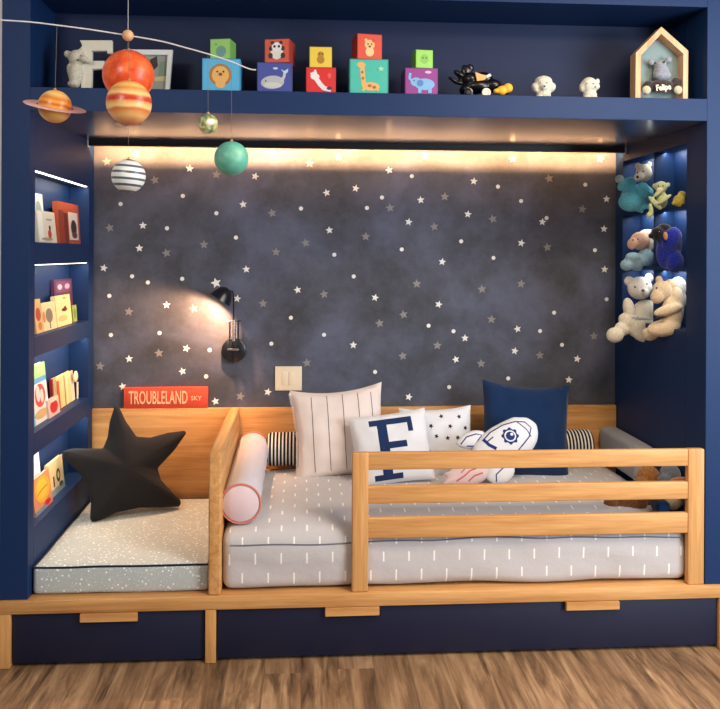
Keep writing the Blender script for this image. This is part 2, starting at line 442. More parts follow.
def drawer(pa, pb, handles, zt):
    x0, x1 = at(pa, 640, 0).x + .004, at(pb, 640, 0).x - .004
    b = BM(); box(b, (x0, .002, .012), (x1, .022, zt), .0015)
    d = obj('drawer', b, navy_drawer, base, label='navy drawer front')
    bx_ = BM(); box(bx_, (x0+.03, .0225, .02), (x1-.03, .45, .15)); obj('drawer_box', bx_, oak_y, d, smooth=False)
    for a, c in handles:
        hb = BM(); hx0, hx1 = at(a, 610, 0).x, at(c, 610, 0).x
        prism(hb, [(-.018, .0), (.0015, .0), (.0015, -.034), (-.006, -.034), (-.018, -.028)], 0, hx1-hx0, Matrix.Translation((hx0, 0, zt+.003)) @ Matrix(((0,0,1,0),(1,0,0,0),(0,1,0,0),(0,0,0,1))), bev=.0015)
        obj('drawer_handle', hb, oak_x, d, label='pale oak drawer handle')
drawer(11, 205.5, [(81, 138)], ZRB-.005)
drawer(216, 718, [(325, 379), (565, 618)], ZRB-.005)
# guard rail
gr = bpy.data.objects.new('guard_rail', None); COL.objects.link(gr); gr.parent = base; gr.empty_display_size = .05
g0 = Matrix.Translation((.8, .015, ZRT)); gr.matrix_local = WM[base.name].inverted() @ g0; WM[gr.name] = g0
gx0, gx1, gx2, gx3 = at(352, 520, 0).x, at(368.5, 520, 0).x, at(688, 520, 0).x, at(704.5, 520, 0).x
gt = at(360, 453, 0).z
for x0, x1 in ((gx0, gx1), (gx2, gx3)):
    b = BM(); box(b, (x0, .0, ZRT+.0005), (x1, .03, gt), .005, seg=3); obj('post', b, oak_z, gr)
zr = lambda a, c: (at(520, c, 0).z, at(520, a, 0).z)
for (za, zb), nm in ((zr(451.5, 468.5), 'slat'), (zr(484.5, 502), 'slat'), (zr(516, 536.5), 'slat')):
    b = BM(); box(b, (gx1-.002, .003, za), (gx2+.002, .027, zb if zb < gt-.005 else gt-.0005), .004, seg=3); obj('slat', b, oak_x, gr)

# ------------------------------------------------------------------ soft furnishings
# bench cushion
bc = newmat('speckled_blue_fabric', (186,200,208), .95, spec=.2, sheen=.2); n = NT(bc); co = n.coord()
vo = n.new('ShaderNodeTexVoronoi'); n.put(vo.inputs['Vector'], co); vo.inputs['Scale'].default_value = 62
dd = n.math('LESS_THAN', vo.outputs['Distance'], .24)
vo2 = n.new('ShaderNodeTexVoronoi'); n.put(vo2.inputs['Vector'], co); vo2.inputs['Scale'].default_value = 140
d2 = n.math('MULTIPLY', n.math('LESS_THAN', vo2.outputs['Distance'], .22), .7)
n.base(n.mix(n.math('MAXIMUM', dd, d2), n.mix(n.noise(co, 12, 3), (172,184,184), (192,196,190)), (240,242,238))); n.bump(n.noise(co, 400, 2), .3, .001)
bx0, bx1 = XL+.005, xdiv0-.002
bcx, hx = (bx0+bx1)/2, (bx1-bx0)/2
bt = gridbox((hx, .41, .050), .016)
for v in bt.verts:
    u, w_ = v.co.x/hx, v.co.y/.41
    if v.co.z > 0: v.co.z += .013*(1-u**4)*(1-w_**4)
    v.co.z += .003*noise.noise(v.co*6)
Mb = Matrix.Translation((bcx, .447, ZRT+.0505))
bench = obj('bench_cushion', bt, bc, None, M=Mb); tag(bench, 'pale blue speckled bench cushion with navy piping left of the bed', 'cushion')
pb = BM(); pts = []
for k in range(4):
    for q in range(14):
        t_ = q/14; a_ = [(-1,-1),(1,-1),(1,1),(-1,1)][k]; c_ = [(1,-1),(1,1),(-1,1),(-1,-1)][k]
        u, w_ = a_[0]+(c_[0]-a_[0])*t_, a_[1]+(c_[1]-a_[1])*t_
        pts.append((u*(hx-.003), w_*(.41-.003), .046 + .003*noise.noise(Vector((u*hx, w_*.41, .05))*6)))
tube(pb, pts, .0038, 8, closed=True); obj('piping', pb, fabric('navy_piping', (16,24,52)), bench, M=Mb, label='navy piping')

# mattress
mm = newmat('dashed_grey_sheet', (178,180,188), .95, spec=.2, sheen=.25); n = NT(mm); co = n.coord(); sx, sy, sz = n.sep(co)
s = n.math('ADD', sy, sz)
rowh, colw = .066, .093
r_ = n.math('DIVIDE', s, rowh); row = n.math('FLOOR', r_); fr = n.math('FRACT', r_)
offc = n.math('MULTIPLY', n.math('MODULO', n.math('ABSOLUTE', row), 2.0), .5)
cx_ = n.math('FRACT', n.math('ADD', n.math('DIVIDE', sx, colw), offc))
inx = n.math('LESS_THAN', n.math('ABSOLUTE', n.math('SUBTRACT', cx_, .5)), .032)
iny = n.math('LESS_THAN', n.math('ABSOLUTE', n.math('SUBTRACT', fr, .5)), .28)
n.base(n.mix(n.math('MULTIPLY', inx, iny), n.mix(n.noise(co, 300, 2), (184,180,182), (204,199,198)), (242,240,234)))
n.bump(n.noise(co, 9, 4, .6), .25, .02)
mx0, mx1 = xdiv1+.001, XR-.05; mh = .112; my0, my1 = .036, .884
mt = gridbox(((mx1-mx0)/2, (my1-my0)/2, mh), .036, .028)
hw, hd = (mx1-mx0)/2, (my1-my0)/2
for v in mt.verts:
    u, w_ = v.co.x/hw, v.co.y/hd
    if v.co.z > 0: v.co.z += .03*(1-u**6)*(1-w_**4)*(v.co.z/mh) - .02*max(0, -w_)**3
    q = v.co*1.0
    wr = .006*noise.noise(Vector((q.x*5, q.y*3, q.z*14))) + .004*noise.noise(Vector((q.x*2+q.z*10, q.y*9, q.z*25+q.x*6)))
    if w_ < -.8: v.co.y += wr*1.2 - .006*(1-(v.co.z/mh)**2)
    v.co.z += wr*.6
Mm = Matrix.Translation(((mx0+mx1)/2, (my0+my1)/2, ZRT+mh+.004))
mat_o = obj('mattress', mt, mm, None, M=Mm); tag(mat_o, 'thick mattress in a grey sheet with white dashes behind the guard rail', 'mattress')
sb = BM(); pts = []
for q in range(90):
    x_ = -hw+.03 + (2*hw-.06)*q/89; pts.append((x_, -hd-.003+.002*sin(x_*9), .056 + .006*sin(x_*4+1) + .006*noise.noise(Vector((x_*5, 0, 0)))))
bv = BVHTree.FromPolygons([v.co[:] for v in mat_o.data.vertices], [p.vertices[:] for p in mat_o.data.polygons]); pts2 = []
for p in pts:
    h_ = bv.ray_cast(Vector((p[0], -2, p[2])), Vector((0, 1, 0)))
    if h_[0]: pts2.append(h_[0] + Vector((0, -.0005, 0)))
tube(sb, pts2, .0028, 6); obj('seam_piping', sb, fabric('seam_grey', (120,122,132)), mat_o, M=Mm)
grey_f = fabric('grey_pad_fabric', (160,163,172)); gp = gridbox((.044, .22, .075), .022)
Mp = Matrix.Translation((XR-.047, .655, .572)); tag(obj('side_bumper_pad', gp, grey_f, None, M=Mp), 'grey padded bumper along the right side wall of the bed', 'bumper pad')

# long grey bolster running front to back
def cyl_profile(r, L):
    e = .03
    p = [(0, -L/2-.012), (r*.55, -L/2-.009), (r*.9, -L/2+.001), (r, -L/2+.01)]
    k = 14
    for q in range(1, k): p.append((r*(1+.012*sin(q*2.1)), -L/2+.01+(L-.02)*q/k))
    return p + [(r, L/2-.01), (r*.9, L/2-.001), (r*.55, L/2+.009), (0, L/2+.012)]
def axisM(a, c):
    a, c = Vector(a), Vector(c); d = (c-a).normalized(); q = d.to_track_quat('Z', 'Y')
    return Matrix.Translation((a+c)/2) @ q.to_matrix().to_4x4(), (c-a).length
pA, pB = at(240.5, 506, .075), at(253, 448, .80)
pA.z = .538
Mr, L_ = axisM(pA, pB)
b = BM(); lathe(b, cyl_profile(.071, L_), seg=48)
blue_grey = fabric('pale_blue_dotted', (196,194,208), (212,206,210), 90)
bol = obj('bolster_cushion', b, blue_grey, None, M=Mr); tag(bol, 'long pale grey bolster with pink piping lying beside the oak divider', 'bolster')
for sgn in (-1, 1):
    b = BM(); tube(b, [(.0725*cos(t), .0725*sin(t), sgn*(L_/2-.006)) for t in [2*pi*k/48 for k in range(48)]], .0042, 8, closed=True)
    obj('piping', b, fabric('coral_piping', (232,140,124)), bol, M=Mr, label='coral pink piping')
b = BM(); lathe(b, [(0, -L_/2-.0135), (.038, -L_/2-.0105), (.0655, -L_/2+.0005), (.0655, -L_/2+.004)], seg=40); obj('end_panel', b, fabric('pale_pink', (232,205,205), (214,196,206), 120), bol, M=Mr, label='pale pink round end panel')
# striped bolster along the back
st = newmat('black_white_stripe', (230,230,225), .95, spec=.2); n = NT(st); sx, sy, sz = n.sep(n.coord())
fr = n.math('FRACT', n.math('DIVIDE', sz, .0158)); n.base(n.mix(n.math('LESS_THAN', fr, .42), (26,30,44), (232,226,214)))
pA, pB = at(268, 450, .80), at(590, 448, .80); pA.z = pB.z = .572
Ms, L2 = axisM(pA, pB); b = BM(); lathe(b, cyl_profile(.074, L2), seg=40)
tag(obj('striped_bolster', b, st, None, M=Ms), 'black and white striped bolster lying along the oak back panel', 'bolster')

# cushions
def put_pillow(name, label, w, h, th, c, roll, lean, mats, dec=(), yaw=0, pinch=.07, seed=0, sag=0, res=.012):
    t = pillow(w, h, th, pinch, seed=seed, sag=sag)
    if dec: decals(t, dec, res=res)
    o = obj(name, t, mats, None, M=frame(c, roll, lean, yaw)); tag(o, label, 'cushion'); return o
cream = fabric('cream_linen', (236,222,214), (222,206,200)); line_grey = fabric('grey_line', (132,122,124))
dl = [(stroke([(x_+.004*sin(y_*9), y_) for y_ in [-.16+.32*k/16 for k in range(17)]], .0035), 1) for x_ in (-.118, -.05, .018, .086, .145)]
P1 = put_pillow('striped_cushion', 'cream square cushion with thin grey vertical stripes at left of the pile', .41, .40, .13, at(340, 432, .665), 5, 12, [cream, line_grey], dl, pinch=.10, seed=1, sag=.02)
b = BM(); fp = []
for k in range(120):
    y_ = -.18 + .36*k/119; v = y_/.1925; x_ = -.205*(1-.10*(1-v*v))
    box(b, (x_-.008-.003*random.random(), y_-.0008, -.001), (x_+.003, y_+.0008, .001))
obj('fringe', b, cream, P1, M=WM[P1.name], smooth=False)
white_f = fabric('white_cotton', (228,228,230), (214,214,220)); navy_f = fabric('navy_print', (28,52,98)); 
dk = fabric('dark_star_print', (34,36,58))
sd = []
for u, v in [(-.12,.09),(-.075,.11),(-.03,.075),(.02,.115),(.055,.07),(.1,.11),(.125,.06),(.085,.02),(.13,-.02),(.04,.02),(-.01,.03),(-.06,.04),(-.1,.03),(-.12,-.03),(-.05,-.03),(.02,-.04),(.07,-.05),(-.09,-.09),(0,-.1),(.1,-.1)]:
    sd.append((starp(u, v, .0115, random.random()), 1))
put_pillow('star_print_cushion', 'white cushion printed with small dark stars, behind the letter cushion', .325, .32, .12, at(437, 443, .68), 2, 12, [white_f, dk], sd, seed=4, pinch=.06, res=.02, sag=.02)
# letter F, serifs, slightly tapered arms
Fp = [(-.062,.098),(.082,.098),(.082,.042),(.066,.042),(.058,.074),(-.002,.074),(-.002,.012),(.05,.012),(.05,-.012),(-.002,-.012),(-.002,-.092),(.022,-.092),(.022,-.112),(-.062,-.112),(-.062,-.092),(-.036,-.092),(-.036,.076),(-.062,.076)]
def slab(x0,y0,x1,y1): return [(x0,y0),(x1,y0),(x1,y1),(x0,y1)]
Fd = [slab(-.062,.080,.088,.102), slab(.070,.046,.088,.080), slab(-.036,-.098,-.002,.080), slab(-.002,-.008,.060,.016), slab(-.066,-.118,.032,-.098)]
Fd = [([(x_*1.22-.010, y_*1.13+.004) for x_, y_ in p], 1) for p in Fd]
put_pillow('letter_cushion', 'white square cushion with a large navy letter F leaning forward in the pile', .335, .30, .11, at(391.5, 448, .53), 7, 18, [white_f, navy_f], Fd, seed=7, pinch=.05)
deep = fabric('deep_navy_cloth', (17,46,86), (13,36,70))
put_pillow('plain_navy_cushion', 'plain deep navy square cushion, tallest at right of the pile', .40, .43, .14, at(525.5, 431, .655), -4, 13, deep, seed=9, pinch=.07, sag=.02)

# rocket cushion
Yr = .47; Mk = frame(at(500, 450, Yr), 0, 20); k_ = sc(Yr)
R = lambda px, py: ((px-500)*k_, (450-py)*k_)
rocket = thing('rocket_cushion', 'white rocket shaped cushion with navy outlines in front of navy cushion', 'cushion', at(500, 484, Yr))
bodyp = [R(*q) for q in [(541,433),(540,424),(531,417.5),(516,417),(504,422),(492,428),(481,436),(473,445),(470,455),(472,466),(480,474),(491,476),(502,472),(513,466),(523,458),(533,451),(539,442)]]
t = inflate(bodyp, R(505,447), .048, p=.5)
def loopstroke(pts, w): return stroke(pts, w)
wc = R(509, 437.5)
nd = [(ell(*wc, 7.6*k_, 7.4*k_), 1)]
nd += [(ell(wc[0]+7.2*k_*cos(a), wc[1]+7.0*k_*sin(a), 1.9*k_, 1.9*k_, 8), 1) for a in [k*pi/4 for k in range(8)]]
t2 = [(stroke([R(482,441),(R(490,433)),R(503,426),R(516,422.5),R(526,423),R(532,429),R(529,438),R(520,448)], 1.2*k_), 1),
      (stroke([R(518,423),R(527,431),R(531,438)], 1.0*k_), 1), (stroke([R(484,444),R(492,438)], 1.2*k_), 1), (stroke([R(482,440),R(487,446),R(494,450)], 3.2*k_), 1),
      (stroke([R(529,438),R(516,452)], 1.1*k_), 1)]
decals(t, nd + t2, off=.001); decals(t, [(ell(*wc, 6.0*k_, 5.8*k_), 2)], off=.0006, dist=.4); decals(t, [(ell(*wc, 4.6*k_, 4.4*k_), 1)], off=.0006, dist=.4)
decals(t, [(ell(wc[0]+1.6*k_, wc[1]+1.6*k_, 1.6*k_, 1.5*k_), 2)], off=.0006, dist=.4)
obj('body', t, [white_f, fabric('outline_navy', (36,58,122)), white_f], rocket, M=Mk)
for pts, cc, st_ in (([(455,443),(463,434),(474,429.5),(484,430),(489,435),(484,443),(474,448),(462,448)], (472,439), [(460,444),(466,437),(476,434),(482,435),(478,440),(474,446),(466,446)]),
                 ([(482,478),(486,468),(497,461),(509,461),(513,468),(511,476),(503,483),(490,484)], (499,473), [(492,482),(492,475),(499,469),(507,466)])):
    t = inflate([R(*q) for q in pts], R(*cc), .026)
    for v in t.verts: v.co.z += -.012 if cc[0] < 480 else .02
    decals(t, [(stroke([R(*q) for q in st_], 1.2*k_), 1)], off=.001)
    obj('fin', t, [white_f, fabric('outline_navy', (36,58,122))], rocket, M=Mk)
fl = [(437,484),(444,477),(439,473),(449,470),(450,464),(460,462),(472,462),(484,466),(487,474),(480,481),(468,485),(452,485)]
t = inflate([R(*q) for q in fl], R(466,473), .03)
for v in t.verts: v.co.z += .014
decals(t, [(stroke([R(452,481),R(460,476),R(466,471),R(472,469)], 1.3*k_), 1), (stroke([R(464,481),R(470,476),R(479,473)], 1.3*k_), 1), (stroke([R(457,473),R(461,469)], 1.1*k_), 1)], off=.001)
obj('flame', t, [fabric('pale_pink_cotton', (236,206,204)), fabric('coral_print', (212,92,92))], rocket, M=Mk, label='pale pink flame with coral strokes')

# black star cushion on the bench
Mst = frame(at(128, 466, .63), 0, 17, yaw=24); Mi = Mst.inverted()
def S(px, py):
    o_ = Mi @ Vector((0, -D0, H)); d_ = Mi.to_3x3() @ ray(px, py); t_ = -o_.z/d_.z
    return (o_.x + d_.x*t_, o_.y + d_.y*t_)
starpts = [(115,407),(118,407),(125,422),(136,438),(150,439),(168,434),(185,432),(186.5,434),(174,452),(157,470),(161,482),(181,503),(180,508),(162,509),(140,509),(116,514),(93,524),(90,522),(91,505),(88,487),(80,475),(63,458),(62,453),(72,450),(103,450),(108,438),(110,422)]
t = inflate([S(*q) for q in starpts], S(126,470), .062, rings=12, p=.42, per=.008)
for v in t.verts: v.co.z += .004*noise.noise(v.co*18)
blk = newmat('black_velour', (44,44,50), .9, spec=.3, sheen=.05); n = NT(blk); f = n.noise(n.coord(), 420, 2); n.base(n.mix(f, (38,38,42), (20,20,23))); n.bump(f, .3, .001)
low = min((Mst @ v.co).z for v in t.verts)
Mst = Matrix.Translation((0, 0, max(0, ZRT + .1085 - low))) @ Mst
tag(obj('star_cushion', t, blk, None, M=Mst), 'black five-pointed star cushion propped on the bench', 'cushion')

# ------------------------------------------------------------------ wall lamp, switch, sign
wl = thing('wall_lamp', 'small black reading lamp on a round plate on the starry wall', 'wall lamp', at(234, 362, WY-.001))
p = at(234, 350, WY-.001); s_ = sc(WY)
b = BM(); lathe(b, [(0,0),(12*s_,0),(12.2*s_,.004),(12*s_,.022),(11*s_,.025),(0,.025)], Matrix.Translation(p) @ FR, 40); obj('wall_plate', b, black_metal, wl)
b = BM(); q = at(233, 349.5, WY-.027); box(b, (q.x-5.5*s_, q.y-.001, q.z-.9*s_), (q.x+5.5*s_, q.y+.003, q.z+.9*s_), .001); obj('plate_glint', b, newmat('glint_metal', (225,225,225), .2, metal=1), wl, label='bright bar modelled for a reflection on the plate')  # white reflection on the plate, built as a bright metal bar
b = BM(); yb = WY-.055
for px in (229.8, 238.2):
    a_, c_ = at(px, 345, yb), at(px, 321, yb); tube(b, [a_, c_], .0042, 8)
a_, c_ = at(227, 321, yb), at(241, 321, yb); tube(b, [a_, c_], .0035, 8); obj('bracket', b, black_metal, wl)
b = BM(); a_, c_ = at(234, 341, yb), at(234, 320, yb); lathe(b, [(0,0),(.009,0),(.009,(c_-a_).length),(0,(c_-a_).length)], Matrix.Translation(a_), 16)
obj('clear_core', b, newmat('grey_metal', (150,150,155), .2, metal=.8), wl, label='bright metal core between the bracket bars')
b = BM(); tube(b, [at(233.5, 322, yb), at(233.5, 300, yb), at(233, 294, yb-.004), at(232.5, 291.5, yb-.02), at(229, 291, yb-.045), at(226, 293, yb-.055)], .0042, 8); obj('stem', b, black_metal, wl)
hc = at(223, 295.5, yb-.06); hd_ = (at(214, 309, yb-.065) - hc).normalized()
Mh = Matrix.Translation(hc) @ hd_.to_track_quat('Z', 'Y').to_matrix().to_4x4()
b = BM(); lathe(b, [(0,-.040),(.018,-.036),(.032,-.024),(.042,-.006),(.052,.024),(.0505,.024),(.0405,-.004),(.030,-.021),(.016,-.032),(0,-.035)], Mh, 36); obj('lamp_shade', b, black_metal, wl)
b = BM(); ball(b, Mh @ Vector((0,0,-.014)), .013); obj('bulb', b, newmat('bulb', (255,240,210), .4, emit=(255,214,160), estr=10), wl)
b = BM(); p = at(288.5, 378.3, WY-.001); w_, h_ = 13.3*s_, 12.0*s_
box(b, (p.x-w_, WY-.010, p.z-h_), (p.x+w_, WY-.0005, p.z+h_), .003, seg=3)
sw = thing('light_switch', 'cream square light switch plate on the starry wall above the bed', 'light switch', (p.x, WY, p.z-h_))
cream_pl = plain((244,226,196), .4); obj('plate', b, cream_pl, sw)
b = BM(); box(b, (p.x-w_*.48, WY-.013, p.z-h_*.55), (p.x-.001, WY-.0095, p.z+h_*.55), .0012); obj('rocker', b, cream_pl, sw)
b = BM(); box(b, (p.x+.001, WY-.013, p.z-h_*.55), (p.x+w_*.48, WY-.0095, p.z+h_*.55), .0012); obj('rocker', b, cream_pl, sw)
# sign
Ysg = .895; c0, c1 = at(124, 409, Ysg), at(208, 386.8, Ysg); sg = thing('word_sign', 'orange red block sign with cream capitals standing on the oak back panel', 'sign', ((c0.x+c1.x)/2, Ysg+.006, ZW))
sh_ = c1.z - ZW - .0005
b = BM(); box(b, (c0.x, Ysg-.006, ZW+.0005), (c1.x, Ysg+.013, c1.z), .002); obj('board', b, plain((224,76,46), .55), sg)
b = BM(); SW = c1.x-c0.x; M_ = Matrix.Translation(((c0.x+c1.x)/2, Ysg-.0068, ZW+sh_/2)) @ FR
t, w_ = textmesh('TROUBLELAND', sh_*.86, 1, .0006, .0009); k2 = SW*.70/w_
b.free(); b = BM(); addtext(b, 'TROUBLELAND', -SW*.09, -.001, 0, sh_*.86, k2, bold=.0009, M=M_)
addtext(b, 'SKY', SW*.36, -.003, 0, sh_*.30, 1.0, bold=.0003, M=M_)
t.free(); obj('lettering', b, plain((250,196,150), .6), sg, smooth=False, label='cream capital letters')

# ------------------------------------------------------------------ top shelf
def zshelf(px, py, Y): return max(at(px, py, Y).z, ZST)
ZT = ZST + .0006
def cube_block(px0, px1, top, z0, Y0, col, side, art, label, yaw=0):
    a_, c_ = at(px0, top, Y0), at(px1, top, Y0); w_ = c_.x - a_.x; h_ = a_.z - z0
    cx = (a_.x + c_.x)/2
    if yaw: w_ *= .93
    M_ = Matrix.Translation((cx, Y0 + w_/2, z0)) @ Matrix.Rotation(radians(yaw), 4, 'Z')
    b = BM(); box(b, (-w_/2, -w_/2, 0), (w_/2, w_/2, h_), .0016, 0)
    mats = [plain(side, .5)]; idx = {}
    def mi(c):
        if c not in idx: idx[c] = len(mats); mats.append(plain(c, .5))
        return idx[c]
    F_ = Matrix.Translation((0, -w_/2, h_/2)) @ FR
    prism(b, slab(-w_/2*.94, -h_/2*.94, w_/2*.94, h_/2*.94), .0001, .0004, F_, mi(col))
    for k, (poly, c) in enumerate(art):
        prism(b, [(x_*w_, y_*h_) for x_, y_ in poly], .0004, .0007+.00025*k, F_, mi(c))
    o = obj('toy_block', b, mats, None, M=M_, smooth=False); tag(o, label, 'toy block', 'picture blocks on the top shelf'); return z0 + h_ + .0004
E_ = ell
YB = .03
lion = [(E_(-.02,0,.30,.34), (168,120,62)), (E_(-.02,0,.22,.27), (232,176,96)), (E_(-.02,-.26,.13,.14), (232,176,96)), (E_(-.02,.02,.05,.05), (120,74,40)), (E_(-.1,.1,.025,.03), (60,40,30)), (E_(.06,.1,.025,.03), (60,40,30))]
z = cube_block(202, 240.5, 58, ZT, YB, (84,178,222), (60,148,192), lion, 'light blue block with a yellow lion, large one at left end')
cube_block(211, 233.5, 38.5, z, YB+.01, (150,206,112), (118,178,84), [(E_(.05,-.12,.26,.28), (110,166,110)), (E_(.1,-.15,.18,.2), (104,150,160)), (E_(-.2,.22,.05,.06), (104,160,90))], 'small green block with blue animal on top of the lion block', -12)
whale = [(E_(-.06,-.16,.33,.22,20,.12), (186,188,190)), (stroke([(.2,-.12),(.27,.05),(.28,.16)], .08), (196,198,200)), ([(.28,.12),(.18,.27),(.27,.22),(.38,.3),(.37,.18)], (190,214,236)), (E_(-.25,-.12,.02,.03), (50,50,70)), (E_(.02,.3,.07,.035), (206,210,232)), (E_(-.05,-.26,.25,.1), (206,206,204))]
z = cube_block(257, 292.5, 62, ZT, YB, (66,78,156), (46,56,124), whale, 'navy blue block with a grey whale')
panda = [(E_(0,0,.25,.36), (232,228,222)), (E_(-.24,.1,.08,.1), (40,30,34)), (E_(.24,.1,.08,.1), (40,30,34)), (E_(-.25,-.2,.09,.12), (40,30,34)), (E_(.25,-.2,.09,.12), (40,30,34)), (E_(0,.16,.2,.19), (240,236,232)), (E_(-.09,.18,.05,.06), (40,30,34)), (E_(.09,.18,.05,.06), (40,30,34)), (E_(-.17,.34,.07,.07), (40,30,34)), (E_(.17,.34,.07,.07), (40,30,34))]
cube_block(266, 293.5, 38.5, z, YB+.008, (214,86,58), (168,58,42), panda, 'small red block with a panda on top of the whale block', -13)
zebra = [(stroke([(-.3,.3),(-.18,.1),(-.02,-.16)], .16), (240,232,230)), (stroke([(-.2,.4),(-.16,.22)], .07), (240,232,230)), (E_(-.2,.14,.15,.12), (240,232,230)), (stroke([(-.04,-.14),(.1,-.3),(.34,-.36)], .17), (238,226,226)), (E_(.28,-.3,.09,.07), (90,50,60)), (E_(.28,.18,.06,.1), (226,100,90))]
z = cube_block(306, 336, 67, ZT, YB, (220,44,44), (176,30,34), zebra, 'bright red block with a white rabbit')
cube_block(309.5, 332, 46.5, z, YB+.005, (238,206,74), (208,170,50), [(E_(0,.12,.15,.16), (190,140,50)), (E_(0,-.12,.17,.2), (180,130,48)), (E_(-.05,.15,.03,.04), (80,50,20)), (E_(.07,.15,.03,.04), (80,50,20))], 'small yellow block with a monkey on top of the red rabbit block')
gir = [(stroke([(-.17,.36),(-.16,0),(-.12,-.28)], .11), (236,180,104)), (E_(-.2,.33,.11,.08), (236,180,104)), (E_(.05,-.28,.22,.12), (236,180,104)), (stroke([(-.1,-.3),(-.16,-.4)], .06), (236,180,104)), (stroke([(.2,-.3),(.24,-.4)], .06), (236,180,104)), (E_(-.17,.12,.03,.04), (176,110,56)), (E_(-.15,-.05,.03,.04), (176,110,56)), (E_(.02,-.26,.05,.04), (176,110,56)), (E_(.14,-.3,.05,.04), (176,110,56)), (starp(.3,.22,.1), (150,224,190))]
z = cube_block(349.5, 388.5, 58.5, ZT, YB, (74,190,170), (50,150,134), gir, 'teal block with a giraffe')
tig = [(E_(0,.08,.2,.19), (244,190,120)), (E_(-.15,.24,.06,.07), (244,190,120)), (E_(.15,.24,.06,.07), (200,70,50)), (E_(0,-.2,.17,.18), (244,200,140)), (E_(-.07,.1,.03,.03), (60,30,20)), (E_(.07,.1,.03,.03), (60,30,20)), (E_(0,0,.05,.04), (120,50,30))]
cube_block(354, 381.5, 33.5, z, YB+.01, (220,72,44), (178,52,34), tig, 'small orange red block with a lion cub on top of the giraffe block', 9)
ele = [(E_(.1,-.1,.3,.21), (128,180,224)), (E_(-.16,-.02,.17,.16), (128,180,224)), (stroke([(-.22,-.05),(-.36,.1),(-.34,.3)], .08), (128,180,224)), (slab(-.1,-.42,.0,-.2), (128,180,224)), (slab(.2,-.42,.31,-.2), (128,180,224)), (E_(-.04,-.06,.1,.12), (84,134,190)), (E_(-.22,.03,.02,.025), (30,30,60)), (E_(.2,.34,.1,.05), (232,180,226))]
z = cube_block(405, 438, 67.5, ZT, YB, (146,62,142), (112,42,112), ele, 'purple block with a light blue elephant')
cube_block(414, 433, 49.5, z, YB+.008, (150,214,90), (112,178,64), [(E_(0,0,.24,.26), (128,190,84)), (E_(-.08,.06,.05,.06), (70,130,60)), (E_(.1,.06,.05,.06), (70,130,60))], 'small lime green block on top of the elephant block', 6)

# bear hugging a letter F
Yf = .10; kf = sc(Yf)
zb0 = ZT; pz = lambda px, py: at(px, py, Yf)
LF = thing('letter_ornament', 'cream letter F figurine with a small bear hugging it', 'ornament', (pz(90, 88).x, Yf, zb0))
iv = plain((226,220,200), .55)
b = BM(); ref = at(90, 88, Yf); Mf = Matrix.Translation((ref.x, Yf, 0)) @ FR
Q = lambda px, py: (at(px, py, Yf).x - ref.x, at(px, py, Yf).z)
prism(b, [(Q(82,0)[0], zb0), (Q(92.5,0)[0], zb0), Q(92.5,70), Q(105,69), Q(105,61.5), Q(92.5,61.5), Q(92.5,51.5), Q(107.5,51.5), Q(108,54), Q(112.5,54), Q(112.5,41), Q(80.5,41), Q(82.5,45)], -.012, .012, Mf, bev=.002); obj('letter', b, iv, LF)
b = BM(); box(b, (at(72,88,Yf).x, Yf-.02, zb0), (at(93,88,Yf).x, Yf+.02, zb0+.006), .002); obj('foot', b, iv, LF)
def pb_(px, py, Y, rx, ry, rz=None, rot=0):
    s_ = sc(Y); return (at(px, py, Y), (rx*s_, (rz if rz is not None else rx)*s_, ry*s_), Matrix.Rotation(radians(-rot), 4, 'Y'))
bm_ = blobs([pb_(77,58,Yf-.012,8.5,8,8), pb_(67.5,54,Yf-.012,3.6,3.8,3), pb_(82,50,Yf-.01,3,3,3), pb_(76,74,Yf-.01,7.5,11,8), pb_(71,71,Yf-.014,4,8,4,10), pb_(84,59,Yf-.032,4.5,3.2,4), pb_(88,61,Yf-.03,5,2.6,3,-10), pb_(74,84,Yf-.018,6,4,7)], .004, 4)
obj('bear', bm_, plush('ivory_resin', (228,222,202), (190,180,156)), LF, label='little ivory bear')
b = BM(); ball(b, at(78,60,Yf-.042), .0035); ball(b, at(74,55.5,Yf-.038), .002); ball(b, at(81,55.5,Yf-.036), .002); obj('face', b, plain((70,58,48), .4), LF)
# photo frame
Yp = .14; PF = thing('photo_frame', 'white picture frame standing on the top shelf behind the hanging sun', 'picture frame', (at(150,88,Yp).x, Yp, ZT))
rf = at(150, 88, Yp); Q = lambda px, py: (at(px, py, Yp).x - rf.x, at(px, py, Yp).z); Mf = Matrix.Translation((rf.x, Yp, 0)) @ FR
b = BM(); o4 = [(Q(126,0)[0], ZT), (Q(170,0)[0], ZT), Q(173,50.5), Q(124,50)]; zl = ZT + .014; i4 = [(Q(131,0)[0], zl), (Q(166,0)[0], zl), Q(168,55.5), Q(129,55)]
for k in range(4): prism(b, [o4[k], o4[(k+1) % 4], i4[(k+1) % 4], i4[k]], -.008, .010, Mf)
obj('frame', b, plain((228,228,222), .5), PF, smooth=False)
b = BM(); prism(b, i4, -.004, .001, Mf, 0)
prism(b, [Q(150,88-7), Q(166,88-7), Q(166.5,76), Q(148,78)], .001, .0015, Mf, 1); prism(b, [Q(160,62), Q(166,61), Q(166.5,76), Q(158,76)], .001, .0018, Mf, 2); prism(b, [Q(150,60), Q(157,56), Q(158,66), Q(152,72)], .001, .0021, Mf, 3)
obj('picture', b, [plain((150,152,140)), plain((206,184,130)), plain((120,140,120)), plain((52,42,40))], PF, smooth=False, label='small faded picture')
b = BM(); box(b, (at(152,88,Yp).x, Yp-.05, ZT), (at(177,88,Yp).x, Yp-.012, ZT+.007), .002); obj('ledge', b, plain((222,222,216)), PF)

